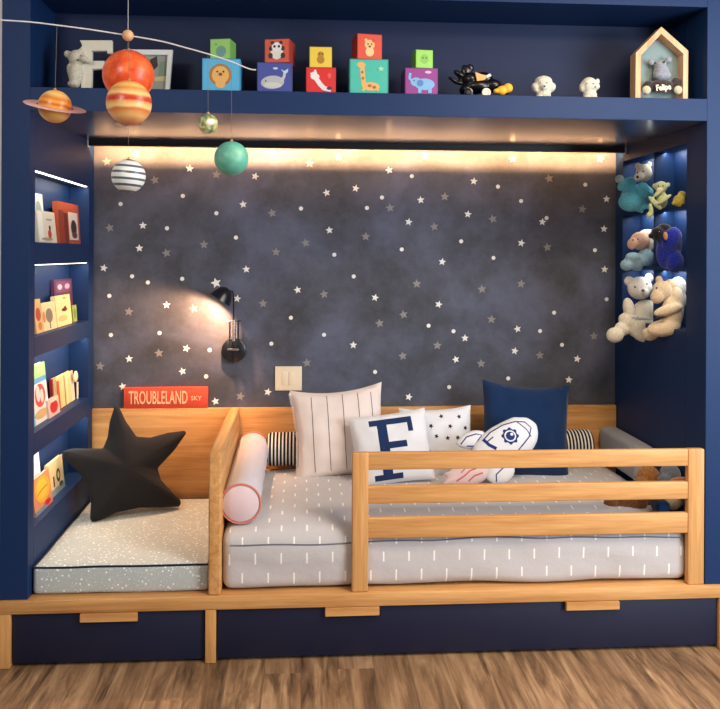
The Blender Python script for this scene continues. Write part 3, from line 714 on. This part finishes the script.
# toy racing car
Yc = .09; CR = thing('toy_car', 'black toy racing car with pale wheel and yellow nose on the top shelf', 'toy car', (at(482,96,Yc).x, Yc, ZT))
blkp = newmat('gloss_black', (16,16,20), .25)
rr = at(482, 96, Yc).z; dz = ZT - rr; up = Vector((0, 0, max(0, dz)))
def cb(px, py, Y, rx, ry, rz=None, rot=0):
    a_ = pb_(px, py, Y, rx, ry, rz, rot); return (a_[0] + up, a_[1], a_[2])
bm_ = blobs([cb(478,87,Yc,15,7.5,12), cb(492,86,Yc,10,7,11), cb(503,91,Yc,8,4,9), cb(470,80,Yc,9,8,10), cb(484,78,Yc,9,6,8,-10), cb(465,90,Yc,6,5,9)], .004, 5); obj('car_body', bm_, blkp, CR)
bm_ = blobs([cb(467,73,Yc,5,9,3,25), cb(460,75,Yc,8,3,4,-35), cb(453,80,Yc,6,1.8,3,-30), cb(470,68,Yc,4,4,3), cb(459,83,Yc,7,2,3,-10), cb(464,78,Yc,6,6,3)], .003, 2); obj('rear_wing', bm_, blkp, CR, label='ragged black rear wing')
ydn = Yc - 12*sc(Yc)
b = BM(); Q = lambda px, py: (at(px, py, ydn).x, at(px, py, ydn).z + up.z); Mf = Matrix.Translation((0, ydn, 0)) @ FR
prism(b, [Q(475,72), Q(482,74.5), Q(489,76), Q(484,80), Q(477,81)], -.006, .002, Mf, 0, .0008); prism(b, [Q(486,75.5), Q(490,73.5), Q(491.5,76), Q(487,78)], -.006, .003, Mf, 1, .0008)
obj('cockpit_panel', b, [plain((238,176,104)), plain((222,222,232))], CR, label='orange cockpit panel with white tip')
for sgn in (-1, 1):
    for px in (483.5, 466):
        b = BM(); c_ = at(px, 92, Yc) + Vector((0, sgn*12.5*sc(Yc), 0)); c_.z = ZT + 4.4*sc(Yc)
        lathe(b, [(0,-.006),(3*kf,-.006),(4.4*kf,-.005),(4.4*kf,.005),(3*kf,.006),(2.2*kf,.0035),(0,.0035)], Matrix.Translation(c_) @ FR, 24)
        obj('wheel', b, plain((230,224,204)) if px > 470 else blkp, CR)
b = blobs([cb(502,90.5,ydn+.004,5.5,5,4), cb(508,88,ydn+.004,5,5,4), cb(496.5,91,ydn+.003,3.5,2.6,3)], .003, 2); obj('nose_cone', b, plain((240,180,48)), CR, label='yellow nose')

# two white dog figurines
for px, ears, lab in ((543.5, 1, 'white drooping-eared dog figurine left of the other white one'), (590, 0, 'white short-eared dog figurine nearest the little house')):
    Yd = .08; T = thing('dog_figurine', lab, 'figurine', (at(px,97,Yd).x, Yd, ZT), 'white figurines on the top shelf')
    u = Vector((0,0,ZT - at(px, 97.0, Yd).z + .001))
    if ears: sp = [pb_(px,82,Yd,8.5,8,8), pb_(px-8.5,85,Yd,3.6,5,5,20), pb_(px+8.5,85,Yd,3.6,5,5,-20), pb_(px,79,Yd,9,6,8), pb_(px,92,Yd,7.5,6,7), pb_(px-5,95,Yd-.02,3.6,2.6,4), pb_(px+5,95,Yd-.02,3.6,2.6,4), pb_(px+1,85,Yd-.022,4,3.2,4)]
    else: sp = [pb_(px-1,82,Yd,8.3,8.5,8), pb_(px+5,83,Yd-.01,5,4.2,5), pb_(px-8,84,Yd,3,5,4), pb_(px+7,79,Yd,2.6,4.4,3,-15), pb_(px,92,Yd,7.2,6,7), pb_(px-4,95,Yd-.02,3.6,2.6,4), pb_(px+5,95,Yd-.02,3.4,2.6,4)]
    bm_ = blobs([(c+u, r, m) for c, r, m in sp], .0035, 4); obj('body', bm_, plush('white_resin', (226,222,206), (200,194,174)), T)
    b = BM()
    for q in ((-3,80),(3.4,80)): ball(b, at(px+q[0], q[1], Yd-.031)+u, .0024)
    ball(b, at(px+1.2+(4 if not ears else 0), 83.5, Yd-.037)+u, .0034); obj('face', b, plain((96,88,74), .4), T)

# little house with hippo
Yh = .06; HS = thing('house_ornament', 'small pine house-shaped box frame with grey hippo, at the right end of the top shelf', 'ornament', (at(662,97,Yh).x, Yh, ZT))
rf = at(662, 97, Yh); Q = lambda px, py: (at(px, py, Yh).x - rf.x, at(px, py, Yh).z); Mf = Matrix.Translation((rf.x, Yh, 0)) @ FR
o5 = [(Q(635.5,0)[0], ZT), (Q(687.8,0)[0], ZT), Q(687.8,51), Q(661,27), Q(635.5,53)]
i5 = [(Q(640.5,0)[0], ZT+.009), (Q(683,0)[0], ZT+.009), Q(683,54), Q(661,34), Q(640.5,55.5)]
b = BM()
for k in range(5): prism(b, [o5[k], o5[(k+1) % 5], i5[(k+1) % 5], i5[k]], -.05, .004, Mf)
obj('house_frame', b, pine, HS, smooth=False)
b = BM(); prism(b, [(x_*1.02, y_) for x_, y_ in i5], -.049, -.045, Mf); obj('backing', b, plain((122,146,148)), HS, smooth=False, label='grey green backing')
hy = Yh + .02; u = Vector((0,0,0))
bm_ = blobs([pb_(661,72,hy,8,7,8), pb_(660,65,hy,6.5,5,6), pb_(662,75.5,hy-.01,9.2,5.2,7), pb_(651,62,hy,3.2,3.2,2.5), pb_(668.5,59.5,hy,3.4,3.2,2.5)], .0035, 3); obj('hippo_head', bm_, plush('hippo_grey', (158,162,174), (130,134,148)), HS, label='grey hippo head')
for q_ in ((655,63),(664,62)):
    b = BM(); ball(b, at(*q_, hy-.026), .0038); obj('eye', b, plain((30,26,26), .4), HS)
lo_ = ZT + .0095
bm_ = blobs([pb_(662,86,hy,13,7,7), pb_(648,86,hy,5,6,5), pb_(676,84,hy,6,7,5)], .0035, 3)
for v in bm_.verts: v.co.z = max(v.co.z, lo_)
obj('hippo_body', bm_, plush('dark_brown_plush', (74,60,56), (40,34,36)), HS, label='dark brown speckled hippo body')
for px in (646.5, 678):
    b = BM(); ball(b, at(px, 90, hy-.026), (.0165,.011,.0165)); bmz = max(0, lo_ - (at(px,90,hy-.026).z - .0165)); b.transform(Matrix.Translation((0,0,bmz))); obj('hippo_foot', b, plush('cream_foot', (226,216,186)), HS, label='round cream hippo foot')
b = BM(); addtext(b, 'Felipe', 0, 0, 0, .030, .82, bold=.0011, M=Matrix.Translation(at(663.5,87.5,hy-.032)) @ FR @ Matrix.Rotation(.12, 4, 'Z')); obj('name_lettering', b, plain((248,238,206)), HS, smooth=False, label='cream name letters')

# ------------------------------------------------------------------ books in the left niches
def book(px0, px1, pytop, niche, X, th, col, art, label, lean=6, cat='book', name='picture_book', spine=None, tall=None):
    zf = NI[niche][0] + .0006
    y0, y1 = atx(px0, 300, X).y, atx(px1, 300, X).y
    ztop = atx((px0+px1)/2, pytop, X).z; h_ = ztop - zf; w_ = y1 - y0; ym = (y0+y1)/2
    M_ = Matrix.Translation((X, ym, zf)) @ Matrix.Rotation(radians(-lean), 4, 'Y') @ FXR   # local x=+Y, y=up, z=+X
    T = bpy.data.objects.new(name, None); COL.objects.link(T); T.matrix_world = M_; T.empty_display_size = .04; WM[T.name] = M_
    T['label'] = label; T['category'] = cat; T['group'] = 'books and boxes in the lit left niches'
    b = BM(); mats = [plain(col, .45)]; idx = {}
    def mi(c):
        if c not in idx: idx[c] = len(mats); mats.append(plain(c, .45))
        return idx[c]
    z1 = 0; box(b, (-w_/2, 0, z1-.002), (w_/2, h_, z1), .0006); box(b, (-w_/2, 0, z1-th), (w_/2, h_, z1-th+.002), .0006); box(b, (-w_/2, 0, z1-th+.002), (-w_/2+.002, h_, z1-.002))
    for k, (poly, c) in enumerate(art): prism(b, [(x_*w_, (y_+.5)*h_) for x_, y_ in poly], z1+.0001, z1+.0004+.0002*k, None, mi(c))
    obj('cover', b, mats, T, M=M_, smooth=False)
    b = BM(); box(b, (-w_/2+.0025, .003, z1-th+.0022), (w_/2-.003, h_-.003, z1-.0022)); obj('pages', b, plain((236,230,214)), T, M=M_, smooth=False)
    return T
XN = XL - .040
# first niche
book(36, 46, 193, 0, XN-.010, .022, (222,222,210), [(E_(.0,.1,.3,.25), (150,168,160)), (slab(-.4,-.5,.4,-.3), (200,190,170))], 'pale book at far left of the top niche', 5)
book(39, 57, 211, 0, XN+.012, .014, (226,214,194), [(slab(-.45,-.45,-.2,.45), (240,236,224)), (E_(.12,-.22,.1,.14), (190,60,40)), (E_(.15,-.02,.05,.08), (70,50,44)), (slab(0,.22,.3,.27), (150,160,150)), (E_(-.05,-.38,.3,.05), (176,150,110))], 'cream book with small red figure in the top niche', 6)
Tb = book(60, 82, 203, 0, XN+.004, .022, (190,84,50), [(slab(-.08,-.40,.34,.28), (232,214,196)), (E_(.14,-.1,.13,.2), (70,44,40)), (E_(.16,-.28,.12,.08), (110,60,50)), (slab(-.5,-.5,-.3,.3), (150,56,36)), (slab(-.28,-.5,-.12,.24), (120,44,32))], 'orange gift box with a framed picture on its front in the top niche', 4, cat='box', name='gift_box')
# second niche
book(37, 44, 299, 1, XN+.012, .012, (226,186,120), [(E_(0,.05,.35,.2), (192,70,44)), (E_(.1,-.3,.25,.12), (206,120,60))], 'narrow yellow book with red marks at the left of the second niche', 7)
book(44.5, 57.5, 302, 1, XN+.010, .014, (238,220,168), [(E_(0,.02,.26,.26), (126,120,104)), (stroke([(0,-.2),(.0,-.45)], .08), (120,110,90)), (E_(-.4,0,.1,.2), (214,140,90))], 'cream book with a grey tree drawing in the second niche', 7)
book(56, 74, 279, 1, XN-.022, .014, (84,48,78), [(slab(-.4,.2,.4,.45), (120,70,100)), (E_(-.2,.33,.12,.06), (214,186,206)), (E_(.2,.33,.14,.06), (206,170,190))], 'dark purple book standing behind the cream one in the second niche', 3)
book(58, 72.5, 295, 1, XN+.008, .018, (240,220,162), [(E_(.05,.02,.2,.06), (90,50,40)), (E_(.1,.08,.08,.05), (90,50,40)), (E_(-.1,-.25,.3,.1), (232,190,130)), (E_(.1,.4,.08,.03), (200,140,90))], 'cream yellow book with a small dark animal in the second niche', 6)
book(73.5, 77.5, 305, 1, XN-.002, .012, (150,172,88), [(E_(0,0,.3,.3), (110,140,70))], 'thin green book at the right of the second niche', 4)
# third niche
book(35, 50.5, 364, 2, XN+.006, .016, (226,230,228), [(slab(-.5,.26,.5,.5), (158,214,130)), (slab(-.5,.18,.5,.27), (90,160,200)), (E_(.02,-.04,.32,.2), (214,70,66)), (E_(-.1,.0,.12,.14), (234,214,208)), (E_(.12,-.06,.1,.12), (236,214,208)), (E_(0,-.35,.4,.08), (206,176,120)), (slab(-.5,-.5,-.42,.2), (120,186,220))], 'tall white book with green top and red picture in the third niche', 6)
book(54, 58.5, 378, 2, XN-.02, .012, (150,40,36), [(slab(-.2,-.3,.2,.3), (110,24,26))], 'dark red book upright between others in the third niche', 3)
book(50.5, 61, 397, 2, XN+.016, .010, (214,190,176), [(E_(0,.0,.36,.34), (190,40,44)), (E_(0,.36,.3,.1), (236,210,190))], 'small red and white book in front in the third niche', 8)
book(59, 75.5, 374, 2, XN-.004, .02, (234,208,146), [(stroke([(-.05,-.5),(-.05,.46)], .05), (150,110,70)), (slab(.02,-.5,.12,.46), (244,226,178)), (slab(.3,-.5,.5,.4), (236,224,196)), (slab(-.5,-.5,-.36,.4), (190,80,50))], 'cream yellow book with a round white top piece in the third niche', 5)
p = atx(75, 374.5, XN); T = thing('toy_disc', 'round white toy leaning on the cream yellow book in the third niche', 'toy', p - Vector((0,0,.026)))
b = BM(); lathe(b, [(0,-.006),(.016,-.006),(.024,-.002),(.024,.003),(.016,.007),(0,.006)], Matrix.Translation(atx(75.5, 376.5, XN+.004)) @ FXR, 28); obj('disc', b, plain((240,226,188)), T)
b = BM(); q0 = atx(77.3, 382, XN); q0z = NI[2][0]+.0008; tube(b, [(q0.x, q0.y, q0z), (q0.x, q0.y, q0.z)], .005, 10); obj('handle', b, plain((238,228,200)), T)
# fourth niche
book(33.5, 45, 451, 3, XN-.006, .014, (206,224,232), [(slab(-.5,-.5,.5,-.3), (96,156,196)), (E_(0,.1,.3,.2), (190,206,214)), (E_(.1,-.15,.3,.1), (206,150,130))], 'pale blue book at the left of the lowest niche', 6)
book(37, 54, 474, 3, XN+.014, .012, (214,140,100), [(E_(.03,.08,.42,.36,24), (238,170,60)), (E_(.0,.1,.3,.27), (250,196,70)), (stroke([(-.3,.0),(.0,.08),(.3,.1)], .04), (190,110,50)), (E_(.2,-.38,.2,.08), (190,50,50)), (slab(-.5,-.5,.1,-.38), (120,140,160))], 'book with a round orange fruit picture in front in the lowest niche', 8)
book(52, 66, 459, 3, XN+.002, .014, (224,206,152), [(stroke([(-.2,.06),(-.2,-.25)], .09), (40,36,40)), (E_(.12,.0,.13,.2), (40,36,40)), (E_(.12,.0,.06,.1), (224,206,152)), (slab(-.5,-.5,.5,-.3), (136,160,160)), (E_(.25,-.3,.12,.07), (60,60,70))], 'cream book with dark shapes beside the star cushion in the lowest niche', 6)

# ------------------------------------------------------------------ plush toys in the right niches
def toy(name, label, cat, base_, parts, group='soft toys in the right niches'):
    T = thing(name, label, cat, base_, group)
    for nm, spec, m, lab in parts:
        if nm == 'eyes':
            for e_ in spec: obj('eye', dots([e_]), m, T)
            continue
        if isinstance(spec, list): bm_ = blobs([pb_(*q) for q in spec], .0045, 4)
        else: bm_ = spec
        obj(nm, bm_, m, T, label=lab)
    return T
def dots(lst):
    b = BM()
    for px, py, Y, r in lst: ball(b, at(px, py, Y), r*sc(Y))
    return b
eye_m = newmat('black_bead', (14,12,14), .15)
teal = plush('teal_plush', (110,204,222), (78,168,192)); creamp = plush('cream_plush', (240,234,216), (212,204,182)); 
toy('teddy_bear', 'turquoise teddy with pale head waving from the top right niche', 'soft toy', (1.50, .62, RZ[2][0]), [
 ('body', [(636,197,.62,16,13,10), (631,202,.60,13,10,10), (645,195,.62,9,10,9), (627,184,.60,11,6,6,28), (642,208,.60,10,5,7,-10), (644,190,.57,6,9,5,20)], teal, None),
 ('head', [(644,173,.575,8.5,9.5,7), (639,177,.55,5.5,4.5,5), (637.5,165.5,.58,3.2,3.4,2.5), (649,164.5,.58,3,3.4,2.5)], creamp, 'cream head'),
 ('paw', [(619.5,179,.60,4.6,4.6,4.5)], plush('pale_teal_plush', (190,214,220)), 'pale paw'),
 ('eyes', [(637.5,172.5,.545,.9),(643.5,171.5,.542,.9),(637.5,177,.528,1.3)], eye_m, None)])
gm = plush('pale_green_plush', (206,218,168), (170,186,130))
toy('toy_monkey', 'pale green monkey with dangling legs in the top right niche', 'soft toy', (1.50, .33, RZ[2][0]), [
 ('body', [(661,187,.34,6.5,6.2,6), (654.5,186,.35,2.8,3,2), (668,185,.35,2.8,3,2), (662,200,.34,6,9,5), (655,203,.31,3,10,3,45), (665,199,.29,9,2.4,2.4,35), (651,209,.30,2.4,7,2.4,12), (658,193,.31,6,2.4,2.6,40), (649,215,.30,2.8,3,3)], gm, None),
 ('muzzle', [(660,190,.31,3.8,2.8,3)], creamp, 'cream muzzle'),
 ('eyes', [(658.5,186,.300,.8),(663,186,.300,.8)], eye_m, None)])
toy('toy_chick', 'yellow soft toy at the front edge of the top right niche', 'soft toy', (1.52, .215, RZ[2][0]), [
 ('body', [(679,201,.22,6.5,6.5,5), (682,195,.23,4.5,4.5,4), (674,203,.21,3,2,2,20)], plush('mustard_plush', (190,170,60), (140,124,40)), None)])
toy('baby_doll', 'peach faced soft doll in pale blue lying in the middle right niche', 'soft toy', (1.49, .62, RZ[1][0]), [
 ('body', [(637,262,.62,14,9,10), (627,265,.60,7,6,7), (646,258,.62,9,10,8), (633,257,.59,8,5,5)], plush('pale_blue_plush', (166,200,212), (130,166,184)), None),
 ('head', [(640,241,.62,10.5,9.5,8), (632,244,.60,5,6,5)], plush('peach_plush', (226,186,162), (200,156,130)), 'peach face'),
 ('cap', [(646,235,.64,9,6,8,15), (651,243,.62,4,9,6)], creamp, 'cream cap'),
 ('eyes', [(633,240,.562,.8),(638,239,.553,.8)], eye_m, None)])
toy('toy_bird', 'royal blue bird with black head in the middle right niche', 'soft toy', (1.52, .34, RZ[1][0]), [
 ('body', [(669,248,.33,13,22,9,-12), (664,236,.33,9,11,8), (675,262,.30,9,12,7), (672,240,.30,10,14,6,-20)], plush('royal_blue_plush', (30,52,170), (14,22,92)), None),
 ('head', [(658,234,.32,8,7.5,7), (664,230,.33,8,7,7), (652,236,.31,4,3,3)], plush('black_plush', (28,26,34), (10,10,14)), 'black head'),
 ('beak', [(665.5,236,.272,2.4,5,2.2,8)], plush('peach_beak', (224,160,120)), 'peach patch by the eye'),
 ('eyes', [(659,232,.272,1.1)], eye_m, None)])
beige = plush('beige_plush', (236,218,188), (206,184,150)); 
toy('teddy_bear', 'pale cream teddy with one foot hanging out of the lowest right niche', 'soft toy', (1.50, .62, RZ[0][0]), [
 ('body', [(646,314,.62,15,15,10), (641,327,.60,16,12,11), (629,309,.60,6,12,6,12), (629,322,.60,12,8,8,-30), (622,329,.585,8,6.5,6,-40), (615,335,.575,9,8,7), (648,334,.58,16,9,8)], creamp, None),
 ('head', [(640,288,.62,13,12,9), (629,281,.64,5.2,5.2,3), (649,278,.64,5,5,3), (643,293,.585,6.5,5,5)], plush('pale_plush', (244,240,230), (216,210,198)), 'paler head'),
 ('nose', dots([(643,290.5,.548,1.8)]), plush('rose_nose', (140,110,108)), None),
 ('eyes', [(635,287,.560,1.0),(647,284,.565,1.0)], eye_m, None),
 ('collar', [(641,318,.575,12,2.6,3,-8)], plush('white_band', (240,238,230)), 'white band')])
toy('teddy_bear', 'beige teddy turned left with its arm stretched, lowest right niche', 'soft toy', (1.51, .32, RZ[0][0]), [
 ('body', [(672,314,.31,12,22,8,-8), (664,328,.30,18,9,9,8), (668,310,.28,16,5.5,5,15), (650,334,.42,9,7,7), (676,300,.31,8,14,6)], beige, None),
 ('head', [(662,291,.32,10,11,8,15), (657,297,.30,7,7,6), (659,280,.35,3.8,4.6,3), (672,285,.33,8,6,6,-20)], beige, None),
 ('cap', [(677,288,.33,10,12,6,-20), (681,300,.33,6,10,5)], plush('white_cap', (238,234,226)), 'white cap'),
 ('belt', [(661,317.5,.262,7.5,1.4,2,6)], plush('black_belt', (24,24,30)), 'black belt'),
 ('eyes', [(656.5,288,.262,1.0)], eye_m, None)])
# toys on the bed behind the guard rail
br = plush('brown_plush', (150,98,52), (84,50,30))
toy('toy_dog', 'brown plush dog lying on the bed behind the right end of the guard rail', 'soft toy', (1.2, .32, .485), [
 ('body', [(626,501,.21,17,9,11), (612,504,.20,9,7,8), (646,494,.24,9,13,11), (636,503,.19,12,8,8)], br, None),
 ('head', [(648,478,.28,13,13,11), (640,484,.24,8,7,7), (657,483,.27,4.5,9,4)], plush('tan_plush', (176,122,62), (110,68,34)), 'tan head'),
 ('nose', dots([(634,482,.21,2.0)]), eye_m, None)], group='soft toys on the bed')
toy('toy_rabbit', 'grey and cream soft toy with a pink ear at right end of the bed', 'soft toy', (1.33, .24, .485), [
 ('body', [(678,492,.15,10,15,9), (673,502,.13,9,8,8)], creamp, None),
 ('head', [(670,475,.20,11,12,9), (664,480,.17,7,6,5)], plush('blue_grey_plush', (116,128,140), (84,94,108)), 'blue grey head'),
 ('ear', [(678,480,.14,9,3.4,3,8)], plush('pink_ear', (232,150,126)), 'pink ear')], group='soft toys on the bed')
tn = gridbox((.026, .04, .024), .018); nb = obj('navy_pouch', tn, deep, None, M=Matrix.Translation((at(657,506,.14).x, .11, .498))); tag(nb, 'dark navy soft pouch between the two toys on the bed', 'pouch')

# ------------------------------------------------------------------ hanging planet mobile
Ym = -.70; km = sc(Ym)
MB = thing('planet_mobile', 'hanging solar system mobile with painted planet balls on a curved rod', 'mobile', (at(128,36,Ym).x, Ym, CEIL))
arc = [(-40,17.5),(0,20),(30,22),(57,25.2),(90,29.5),(128,35.5),(160,41),(185,47.5),(208,54),(231,61.5),(248,68.5),(256,70)]
P = [at(x_, y_, Ym) for x_, y_ in arc]; pts = []
for i in range(len(P)-1):
    a0, a1, a2, a3 = P[max(i-1,0)], P[i], P[i+1], P[min(i+2,len(P)-1)]
    for q in range(6):
        t_ = q/6; pts.append(.5*((2*a1) + (a2-a0)*t_ + (2*a0-5*a1+4*a2-a3)*t_**2 + (-a0+3*a1-3*a2+a3)*t_**3))
pts.append(P[-1])
b = BM(); tube(b, pts, .0021, 8); obj('rod', b, newmat('silver_rod', (225,225,228), .4, metal=.2), MB)
b = BM(); hubp = at(128, 35.5, Ym); tube(b, [hubp, (hubp.x, Ym, CEIL-.001)], .0012, 6); lathe(b, [(0,-.012),(.02,-.012),(.024,-.001),(0,-.001)], Matrix.Translation((hubp.x, Ym, CEIL)), 20); obj('hanging_cord', b, plain((170,170,168)), MB)
b = BM(); ball(b, hubp, 5.6*km); obj('bead', b, pine, MB, label='small wooden bead')
def pmat(name, stops, axis_tilt=0.0, scale=1.0, wob=.25, rough=.35):
    m = newmat(name, stops[0][1], rough, spec=.5); n = NT(m); co = n.coord()
    mp = n.new('ShaderNodeMapping'); n.put(mp.inputs[0], co); mp.inputs['Rotation'].default_value = (0, axis_tilt, 0)
    s_ = n.sep(mp.outputs[0]); v = n.math('ADD', n.math('MULTIPLY', s_[2], scale), n.math('MULTIPLY', n.math('SUBTRACT', n.noise(n.mapping(co, (14,14,30)), 1, 4), .5), wob))
    n.base(n.ramp(n.math('ADD', n.math('MULTIPLY', v, .5), .5), stops)); return m
def planet(px, py, r, m, lab, dy=0, string_from=None, name='planet_ball'):
    c = at(px, py, Ym+dy); b = BM(); ball(b, (0,0,0), r*km, sub=4)
    o = obj(name, b, m, MB, M=Matrix.Translation(c), label=lab)
    b = BM(); lathe(b, [(0,0),(.0035,0),(.0045,.002),(.003,.006),(0,.007)], Matrix.Translation((0,0,r*km-.001)), 12); obj('eyelet', b, plain((196,150,96)), o, M=Matrix.Translation(c)); 
    if string_from:
        b = BM(); tube(b, [(c.x, c.y, c.z + r*km), string_from], .0005, 5); obj('string', b, plain((120,118,114)), MB)
    return o, c
W_ = (255,255,255)
# banded balls: stop positions run from bottom (0) to top (1) of the ball
orange = newmat('sun_orange', (232,84,36), .35); n = NT(orange); n.base(n.ramp(n.noise(n.coord(), 28, 5, .7), [(.3,(206,60,28)),(.5,(236,92,40)),(.72,(248,136,70))]))
planet(128.5, 75.5, 25.5, orange, 'large orange red sun ball', .05, hubp + Vector((0,.004,0)))
jup = pmat('jupiter', [(0,(214,120,70)),(.16,(244,190,120)),(.30,(222,120,60)),(.36,(248,214,140)),(.46,(238,170,96)),(.52,(196,52,32)),(.60,(214,70,40)),(.66,(248,206,130)),(.78,(232,140,70)),(.84,(250,200,110)),(1,(226,110,60))], 0, 1/(21*km), .25)
planet(129, 103, 21.5, jup, 'orange and cream banded planet ball', -.05, hubp + Vector((.002, -.002, 0)))
sat = pmat('saturn', [(0,(236,160,60)),(.2,(250,196,110)),(.34,(214,110,36)),(.42,(246,180,80)),(.52,(206,96,30)),(.6,(244,170,70)),(.7,(222,124,44)),(.82,(250,206,120)),(1,(240,170,80))], radians(-10), 1/(16*km), .2)
o, c = planet(55, 106.5, 16, sat, 'orange striped ringed planet ball', 0, at(57, 25.3, Ym))
b = BM(); lathe(b, [(17.5*km,-.0008),(29*km,-.0008),(29.5*km,0),(29*km,.0008),(17.5*km,.0008),(17.5*km,-.0008)], seg=56)
obj('planet_ring', b, newmat('ring_pink', (226,176,172), .5), o, M=Matrix.Translation(c) @ Matrix.Rotation(radians(11), 4, 'Y') @ Matrix.Rotation(radians(15), 4, 'X'), label='thin pink ring')
wb = (236,238,236); gb = (86,98,108)
stp = pmat('striped', [(0,gb),(.05,wb),(.17,gb),(.24,wb),(.36,gb),(.43,wb),(.56,gb),(.63,wb),(.75,gb),(.82,wb),(.95,gb)], radians(-4), 1/(16*km), .06)
for e in stp.node_tree.nodes:
    if e.type == 'VALTORGB': e.color_ramp.interpolation = 'CONSTANT'
planet(128.5, 176, 16.5, stp, 'white ball with blue grey stripes', .0, hubp + Vector((-.003, .01, 0)))
ear = newmat('earth', (90,130,140), .3); n = NT(ear); n.base(n.ramp(n.noise(n.coord(), 30, 4, .6, .5), [(.38,(72,116,122)),(.47,(120,146,96)),(.53,(206,190,120)),(.62,(226,232,226))]))
planet(208, 124, 10, ear, 'small green and white earth ball', .0, at(208, 54, Ym))
ura = newmat('mint_green', (96,176,158), .4); n = NT(ura); n.base(n.ramp(n.noise(n.coord(), 12, 5, .6), [(.35,(84,158,160)),(.55,(98,180,154)),(.7,(136,200,168))]))
planet(231.5, 158.5, 17, ura, 'mint green planet ball', .0, at(231.5, 61.7, Ym))

# ------------------------------------------------------------------ light
def area(name, loc, rot, sx, sy, power, col, spread=pi):
    l = bpy.data.lights.new(name, 'AREA'); l.shape = 'RECTANGLE'; l.size = sx; l.size_y = sy; l.energy = power; l.color = col; l.spread = spread
    o = bpy.data.objects.new(name, l); COL.objects.link(o); o.location = loc; o.rotation_euler = rot; return o
def aim(o, d): o.rotation_euler = Vector(d).to_track_quat('-Z', 'Y').to_euler()
w = bpy.data.worlds.new('world'); scene.world = w; w.use_nodes = True
w.node_tree.nodes['Background'].inputs[0].default_value = (.90, .94, 1, 1); w.node_tree.nodes['Background'].inputs[1].default_value = .16
o = area('room_ceiling_lamp', (1.3, -1.3, CEIL-.03), (0,0,0), .8, .8, 44, (1, .78, .56))
o = area('room_window', (2.9, -2.3, 1.6), (0,0,0), 1.4, 1.5, 80, (.78, .89, 1)); aim(o, (-.75, 1, -.05))
o = area('led_strip_glow', ((XL+XR)/2, .790, ZSB-.0125), (0,0,0), XR-XL-.04, .006, 28, (1, .52, .21)); aim(o, (0, 1, .15)); 
o.rotation_euler = (radians(90+8), 0, 0)
for z0, z1 in NI:
    o = area('niche_light', (XL-.015, (NY0+NY1)/2, z1-.0045), (0,0,0), NY1-NY0-.04, .008, .7, (1, .92, .80))
    o.rotation_euler = (0, radians(35), radians(90)) ; aim(o, (-.02, 0, -1)); o.rotation_euler = (0, radians(12), 0); l_ = o.data; l_.size, l_.size_y = l_.size_y, l_.size
for z0, z1 in RZ:
    o = area('side_niche_light', (XR+.045, (RY0+RY1)/2, z1-.003), (0, radians(-18), 0), .008, RY1-RY0-.06, .8, (1, .97, .92))
o = area('front_left_fill', (-1.3, -2.6, CEIL-.05), (0,0,0), .5, .5, 26, (1, .93, .84)); aim(o, (.6, .8, -.5))  # added fill from the front left, brightens the soft toys at right
l = bpy.data.lights.new('reading_lamp', 'SPOT'); l.energy = 24; l.color = (1, .52, .25); l.spot_size = radians(150); l.spot_blend = .6; l.shadow_soft_size = .012
o = bpy.data.objects.new('reading_lamp', l); COL.objects.link(o); o.location = Mh @ Vector((0,0,.006)); aim(o, hd_ + Vector((-.1,.15,-.02)))

vs = scene.view_settings
vs.view_transform = 'Standard'; vs.look = 'None'; vs.gamma = 1; vs.use_curve_mapping = False; vs.exposure = .35
